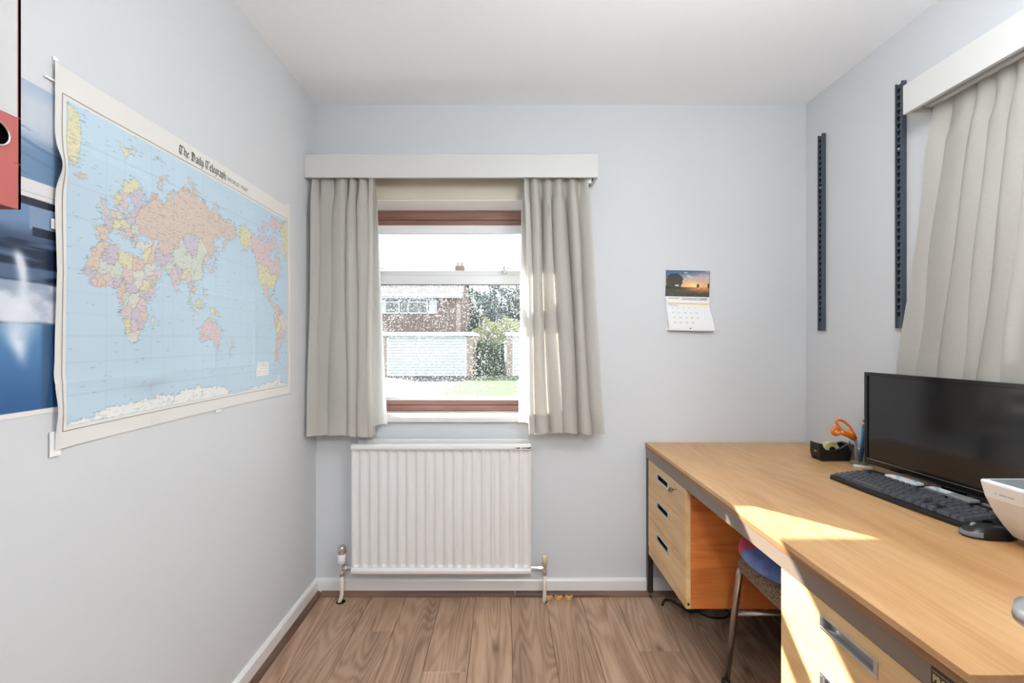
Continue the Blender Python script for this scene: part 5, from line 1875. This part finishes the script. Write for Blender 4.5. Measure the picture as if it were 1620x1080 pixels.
for i in range(3):
    put_key(NX0 + (i + 0.5) * U, yF, 1, 0.7)
    put_key(NX0 + (i + 0.5) * U, KY0 + 4.5 * U)
    put_key(NX0 + (i + 0.5) * U, KY0 + 3.5 * U)
    put_key(NX0 + (i + 0.5) * U, KY0 + 0.5 * U)
put_key(NX0 + 1.5 * U, KY0 + 1.5 * U)
PX0 = KX0 + 18.6 * U
for c in range(4):
    put_key(PX0 + (c + 0.5) * U, KY0 + 4.5 * U)
for r in (3.5, 2.5, 1.5):
    for c in range(3):
        put_key(PX0 + (c + 0.5) * U, KY0 + r * U)
put_key(PX0 + 3.5 * U, KY0 + 3.0 * U, 1, 2)
put_key(PX0 + 3.5 * U, KY0 + 1.0 * U, 1, 2)
put_key(PX0 + 1.0 * U, KY0 + 0.5 * U, 2)
put_key(PX0 + 2.5 * U, KY0 + 0.5 * U)
for c in range(3):
    put_key(PX0 + (c + 0.9) * U, yF, 1, 0.7)

# small calculators resting on the keyboard's back ledge
def on_kb(x, y, z=0.0):
    return (WM[kb.name] @ Vector((x, y, z)))
kang = math.atan2(u.y, u.x)
M['calc_key'] = mat('white_calculator_key', (0.78, 0.78, 0.76, 1), 0.4)
M['calc_key_blue'] = mat('pale_blue_key', lin(150, 190, 206), 0.4)
M['calc_key_red'] = mat('pale_red_key', lin(206, 150, 146), 0.4)
M['lcd'] = mat('grey_lcd', lin(150, 154, 152), 0.25)
def calculator(name, label, cat, x0, x1, y0, y1, body, lcd_from, cols, rws):
    p = on_kb(x0, y0, 0.0285)
    t = thing(name, label, cat, p, kang)
    L, D = x1 - x0, y1 - y0
    MB().prism(rr(0, L, 0, D, 0.004, 3), 'z', 0.0, 0.007).build('body', body, t, world=False, bevel=0.001)
    if lcd_from < 1:
        MB().box(L * lcd_from, L - 0.006, 0.005, D - 0.005, 0.007, 0.0078).build('display', M['lcd'], t, world=False)
    base = {}
    cw = (L * min(lcd_from, 0.97) - 0.006) / cols
    rh = (D - 0.006) / rws
    for i in range(cols):
        for j in range(rws):
            mk = 'calc_key_red' if (i == 0 and j == rws - 1) else ('calc_key_blue' if (i + j) % 5 == 3 else 'calc_key')
            loc = (0.004 + (i + 0.5) * cw, 0.003 + (j + 0.5) * rh, 0.007)
            if mk not in base:
                m = MB().frustum(-cw / 2 + 0.001, cw / 2 - 0.001, -rh / 2 + 0.001, rh / 2 - 0.001, 0, 0.0015, 0.0005)
                base[mk] = m.build('key', M[mk], t, world=False)
                base[mk].location = loc
            else:
                copy_part(base[mk], t, loc)
calculator('calculator', 'small white keypad lying at the far part of the keyboard ledge', 'calculator', 0.085, 0.190, 0.131, 0.166, M['white_plastic'], 1.0, 8, 3)
calculator('calculator', 'grey pocket calculator with display on the keyboard ledge near the mouse', 'calculator', 0.215, 0.345, 0.134, 0.170, M['grey_plastic'], 0.52, 6, 4)
p = on_kb(0.362, 0.150, 0.0285)
us = thing('memory_stick', 'small silver memory stick beside the grey calculator', 'memory stick', p, kang)
MB().box(0, 0.030, 0, 0.012, 0, 0.008).build('casing', M['steel'], us, world=False, bevel=0.001)
MB().box(0.030, 0.045, 0.001, 0.011, 0.0015, 0.0065).build('plug', M['black'], us, world=False)

# ------------------------------------------------------------------ mouse
ms = thing('computer_mouse', 'black computer mouse between keyboard and white printer', 'mouse', (1.197, 1.128, DZ), math.radians(-6))
def mouse_shell(z_lo, z_hi_fn, k=1.0):
    rows_ = []
    nu_, nv_ = 24, 12
    for i in range(nv_ + 1):
        t = i / nv_
        row = []
        for j in range(nu_ + 1):
            a = 2 * PI * j / nu_
            f = math.sqrt(max(0, 1 - (t * 0.985) ** 2.6))
            ex = 0.058 * (1.0 if math.cos(a) < 0 else 1.02)
            x = ex * f * math.copysign(abs(math.cos(a)) ** 0.85, math.cos(a)) * k
            y = 0.031 * f * math.copysign(abs(math.sin(a)) ** 0.85, math.sin(a)) * k
            h = 0.034 + 0.05 * x - 3.0 * x * x
            row.append((x, y, 0.003 + t * h))
        rows_.append(row)
    return rows_
M['mouse_trim'] = mat('smoky_grey_trim', lin(118, 120, 126), 0.12)
rows_ = mouse_shell(0, None)
MB().grid(rows_).build('mouse_body', M['black'], ms, world=False, smooth=True)
MB().prism([(0.056 * math.cos(a), 0.029 * math.sin(a)) for a in [2 * PI * k / 24 for k in range(24)]], 'z', 0.0, 0.004).build('mouse_sole', M['black_gloss'], ms, world=False)
MB().lathe([(0, -0.003), (0.008, -0.003), (0.009, 0), (0.008, 0.003), (0, 0.003)], (-0.030, 0, 0.0255), 'y', 14).build('scroll_wheel', M['grey_plastic'], ms, world=False)
fr2 = [[(p[0] * 1.012, p[1] * 1.012, p[2] + 0.0004) for p in r[8:17]] for r in rows_[1:7]]
MB().grid(fr2).build('button_trim', M['mouse_trim'], ms, world=False, smooth=True)

# ------------------------------------------------------------------ printer
pr_ = thing('printer', 'white printer with curved front on the near end of the desk', 'printer', (1.27, 0.92, DZ))
prof = [(1.248, 0.7275), (1.2157, 0.7445), (1.1914, 0.7725), (1.170, 0.803), (1.149, 0.842), (1.1385, 0.876), (1.1385, 0.8805), (1.142, 0.8825), (1.392, 0.8825), (1.400, 0.875), (1.400, 0.7275)]
MB().prism(prof, 'y', 0.742, 1.090).build('printer_body', M['white_plastic'], pr_, bevel=0.003, bseg=3)
M['printer_top'] = mat('grey_printer_lid', lin(126, 132, 136), 0.35)
MB().box(1.150, 1.385, 0.755, 1.078, 0.8827, 0.8840).build('top_panel', M['printer_top'], pr_, bevel=0.0005)
tr_ = MB()
outl = [(1.215 + 0.055 * math.cos(a) + 0.02 * math.cos(2 * a), 0.945 + 0.095 * math.sin(a)) for a in [2 * PI * k / 32 for k in range(32)]]
tr_.prism(outl, 'z', 0.8840, 0.8885)
tr_.build('output_flap', M['white_plastic'], pr_, bevel=0.002)
def on_front(z, y, lift=0.0006):
    # point on the curved front at height z
    for (xa, za), (xb, zb) in zip(prof[:5], prof[1:6]):
        if za <= z <= zb:
            return (xa + (xb - xa) * (z - za) / (zb - za) - lift, y, z)
lt2 = MB()
rr_ = random.Random(2)
yy = 1.062
for k in range(16):
    w = rr_.choice([0.0012, 0.0018, 0.0022])
    if k not in (2, 3, 10):
        z_ = 0.8545
        h_ = 0.0022
        lt2.add([on_front(z_, yy), on_front(z_, yy - w), on_front(z_ + h_, yy - w), on_front(z_ + h_, yy)], [(0, 1, 2, 3)])
    yy -= w + 0.0009
lt2.build('small_lettering', M['grey_ink'], pr_, fixn=False)
ol = [on_front(0.828 + 0.016 * math.sin(a), 0.985 + 0.022 * math.cos(a), 0.0003) for a in [2 * PI * k / 24 for k in range(25)]]
MB().tube(ol, 0.0006, 6, False).build('button_outline', M['grey_plastic'], pr_, smooth=True)

# ------------------------------------------------------------------ tape dispenser
td = thing('tape_dispenser', 'black sticky tape dispenser in the far corner of the desk', 'tape dispenser', (1.34, 1.862, DZ))
pf = [(1.278, 0.7275), (1.405, 0.7275), (1.412, 0.735), (1.411, 0.792), (1.405, 0.796), (1.390, 0.7955), (1.376, 0.789), (1.358, 0.778), (1.336, 0.771), (1.312, 0.7695), (1.295, 0.774), (1.286, 0.783), (1.281, 0.797), (1.2705, 0.7985), (1.270, 0.758), (1.2735, 0.742)]
def conc(mb, ya, yb):
    mb.prism(pf, 'y', ya, yb)
m1 = MB()
conc(m1, 1.834, 1.847)
conc(m1, 1.878, 1.891)
m1.box(1.280, 1.408, 1.847, 1.878, 0.7275, 0.738)
m1.prism([(1.270, 0.758), (1.2705, 0.7985), (1.281, 0.797), (1.286, 0.783), (1.292, 0.76), (1.29, 0.738), (1.2735, 0.742)], 'y', 1.847, 1.878)
m1.prism([(1.390, 0.738), (1.390, 0.7955), (1.405, 0.796), (1.411, 0.792), (1.411, 0.738)], 'y', 1.847, 1.878)
m1.build('dispenser_body', M['black'], td)
MB().lathe([(0.0125, -0.010), (0.0300, -0.010), (0.0300, 0.010), (0.0125, 0.010), (0.0125, -0.010)], (1.334, 1.8625, 0.7705), 'y', 32).build('tape_roll', M['tape'], td)
MB().lathe([(0.0, -0.0145), (0.012, -0.0145), (0.012, 0.0145), (0.0, 0.0145)], (1.334, 1.8625, 0.7705), 'y', 20).build('tape_hub', M['black'], td)
ct_ = MB()
for k in range(8):
    y = 1.848 + k * 0.0038
    ct_.add([(1.2695, y, 0.7985), (1.2695, y + 0.0038, 0.7985), (1.2690, y + 0.0019, 0.8035)], [(0, 1, 2)])
ct_.build('cutter', M['steel'], td, fixn=False)
MB().box(1.2694, 1.2700, 1.852, 1.866, 0.762, 0.767).build('gold_label', M['gold'], td)

# ------------------------------------------------------------------ pencil pot with scissors and pens
def clear_plastic():
    t = NT('clear_plastic')
    t.n.remove(t.p)
    a = t.add('ShaderNodeBsdfTransparent')
    a.inputs['Color'].default_value = (0.93, 0.95, 0.96, 1)
    b = t.add('ShaderNodeBsdfGlossy')
    b.inputs['Roughness'].default_value = 0.06
    f = schlick(t, 0.06)
    m = t.add('ShaderNodeMixShader')
    t.link(f, 0, m, 0)
    t.link(a, 0, m, 1)
    t.link(b, 0, m, 2)
    t.link(m, 0, t.out, 'Surface')
    return t.m
M['clear'] = clear_plastic()
PCX, PCY = 1.396, 1.792
pot = thing('pencil_pot', 'clear plastic pot holding scissors and pencils beside the monitor', 'pot', (PCX, PCY, DZ))
MB().lathe([(0.0, 0.0), (0.029, 0.0), (0.0335, 0.088), (0.0320, 0.088), (0.0278, 0.003), (0.0, 0.003)], (PCX, PCY, DZ), 'z', 28).build('pot_wall', M['clear'], pot, smooth=True)
MB().lathe([(0.0, 0.0), (0.026, 0.0), (0.0262, 0.006), (0.0, 0.006)], (PCX, PCY, DZ + 0.0032), 'z', 20).build('pot_contents', M['cream_plastic'], pot)

sc = thing('scissors', 'orange handled scissors leaning out of the clear pot', 'scissors', (1.385, 1.80, DZ + 0.01))
SP = 1.797
def loop(cx, cz, a, b, rot, r):
    pts = []
    for k in range(29):
        t = 2 * PI * k / 28
        x, z = a * math.cos(t), b * math.sin(t)
        pts.append((cx + x * math.cos(rot) - z * math.sin(rot), SP, cz + x * math.sin(rot) + z * math.cos(rot)))
    return MB().tube(pts, r, 10, False)
l1 = loop(1.3420, 0.8740, 0.0400, 0.0150, math.radians(-40), 0.0048)
l1.tube([(1.3620, SP, 0.8530), (1.3745, SP, 0.8440), (1.3860, SP, 0.8260)], [0.010, 0.010, 0.007], 10)
l1.build('large_handle', M['orange'], sc, smooth=True)
l2 = loop(1.3095, 0.8560, 0.0150, 0.0125, 0.2, 0.0068)
l2.tube([(1.3240, SP, 0.8550), (1.3420, SP, 0.8470), (1.3620, SP, 0.8370), (1.3780, SP, 0.8240)], [0.012, 0.0105, 0.009, 0.0065], 10)
l2.build('small_handle', M['orange'], sc, smooth=True)
bl_ = MB()
bl_.prism([(1.3740, 0.8300), (1.3860, 0.8285), (1.4120, 0.7560), (1.4145, 0.7340), (1.4060, 0.7500)], 'y', SP - 0.0022, SP - 0.0002)
bl_.prism([(1.3800, 0.8340), (1.3900, 0.8300), (1.4080, 0.7560), (1.4060, 0.7340), (1.3960, 0.7520)], 'y', SP + 0.0002, SP + 0.0022)
bl_.build('blades', M['steel'], sc)
MB().lathe([(0, -0.004), (0.004, -0.004), (0.004, 0.004), (0, 0.004)], (1.3885, SP, 0.812), 'y', 12).build('pivot_screw', M['steel'], sc)

def stick(name, label, cat, a, b, r, m, ends):
    t = thing(name, label, cat, a)
    MB().tube([a, b], r, 8).build('barrel', m, t, smooth=True)
    d = (Vector(b) - Vector(a)).normalized()
    p = Vector(b)
    for nm, ln, mm, rr2 in ends:
        MB().tube([p, p + d * ln], rr2, 10).build(nm, mm, t, smooth=True)
        p = p + d * ln
stick('pencil', 'teal pencil with pink rubber end in the clear pot', 'pencil', (1.3860, 1.775, DZ + 0.012), (1.4030, 1.779, 0.886), 0.0037, M['teal'], [('ferrule', 0.009, M['steel'], 0.0037), ('rubber', 0.010, M['pink_rubber'], 0.0036)])
stick('pen', 'dark blue pen with purple cap in the clear pot', 'pen', (1.4020, 1.790, DZ + 0.012), (1.4150, 1.786, 0.842), 0.0045, M['blue_pen'], [('cap', 0.022, M['blue_pen'], 0.0054), ('clip_end', 0.005, M['white_plastic'], 0.003)])
stick('pen', 'white pen with black tip standing deepest in the clear pot', 'pen', (1.4100, 1.782, DZ + 0.012), (1.4200, 1.792, 0.826), 0.0042, M['white_plastic'], [('cap', 0.016, M['black'], 0.0046)])
er = MB().prism(rr(-0.030, 0.030, -0.009, 0.009, 0.006, 4), 'z', 0.0, 0.008).build('eraser', M['paper'], None, bevel=0.002)
er.location = (1.372, 1.742, DZ)
er.rotation_euler = (0, 0, math.radians(-38))
tag(er, 'flat white eraser in front of the clear pot', 'eraser')

# ------------------------------------------------------------------ cables on the floor under the far drawers
c1 = MB().spline([(0.722, 2.080, 0.006), (0.735, 2.105, 0.006), (0.752, 2.122, 0.007), (0.775, 2.110, 0.010), (0.80, 2.07, 0.008), (0.83, 2.03, 0.006), (0.90, 2.06, 0.006), (1.00, 2.10, 0.006)], 0.0052, 8).build('power_cable', M['black'], None, smooth=True)
tag(c1, 'black cable on the floor behind the desk leg', 'cable')
c2 = MB().spline([(0.86, 2.09, 0.005), (0.87, 2.02, 0.005), (0.91, 1.985, 0.005), (0.97, 1.99, 0.005), (1.00, 2.03, 0.005), (0.98, 2.075, 0.005)], 0.0045, 8).build('power_cable', M['black'], None, smooth=True)
tag(c2, 'looped black cable on the floor below the far drawers', 'cable')
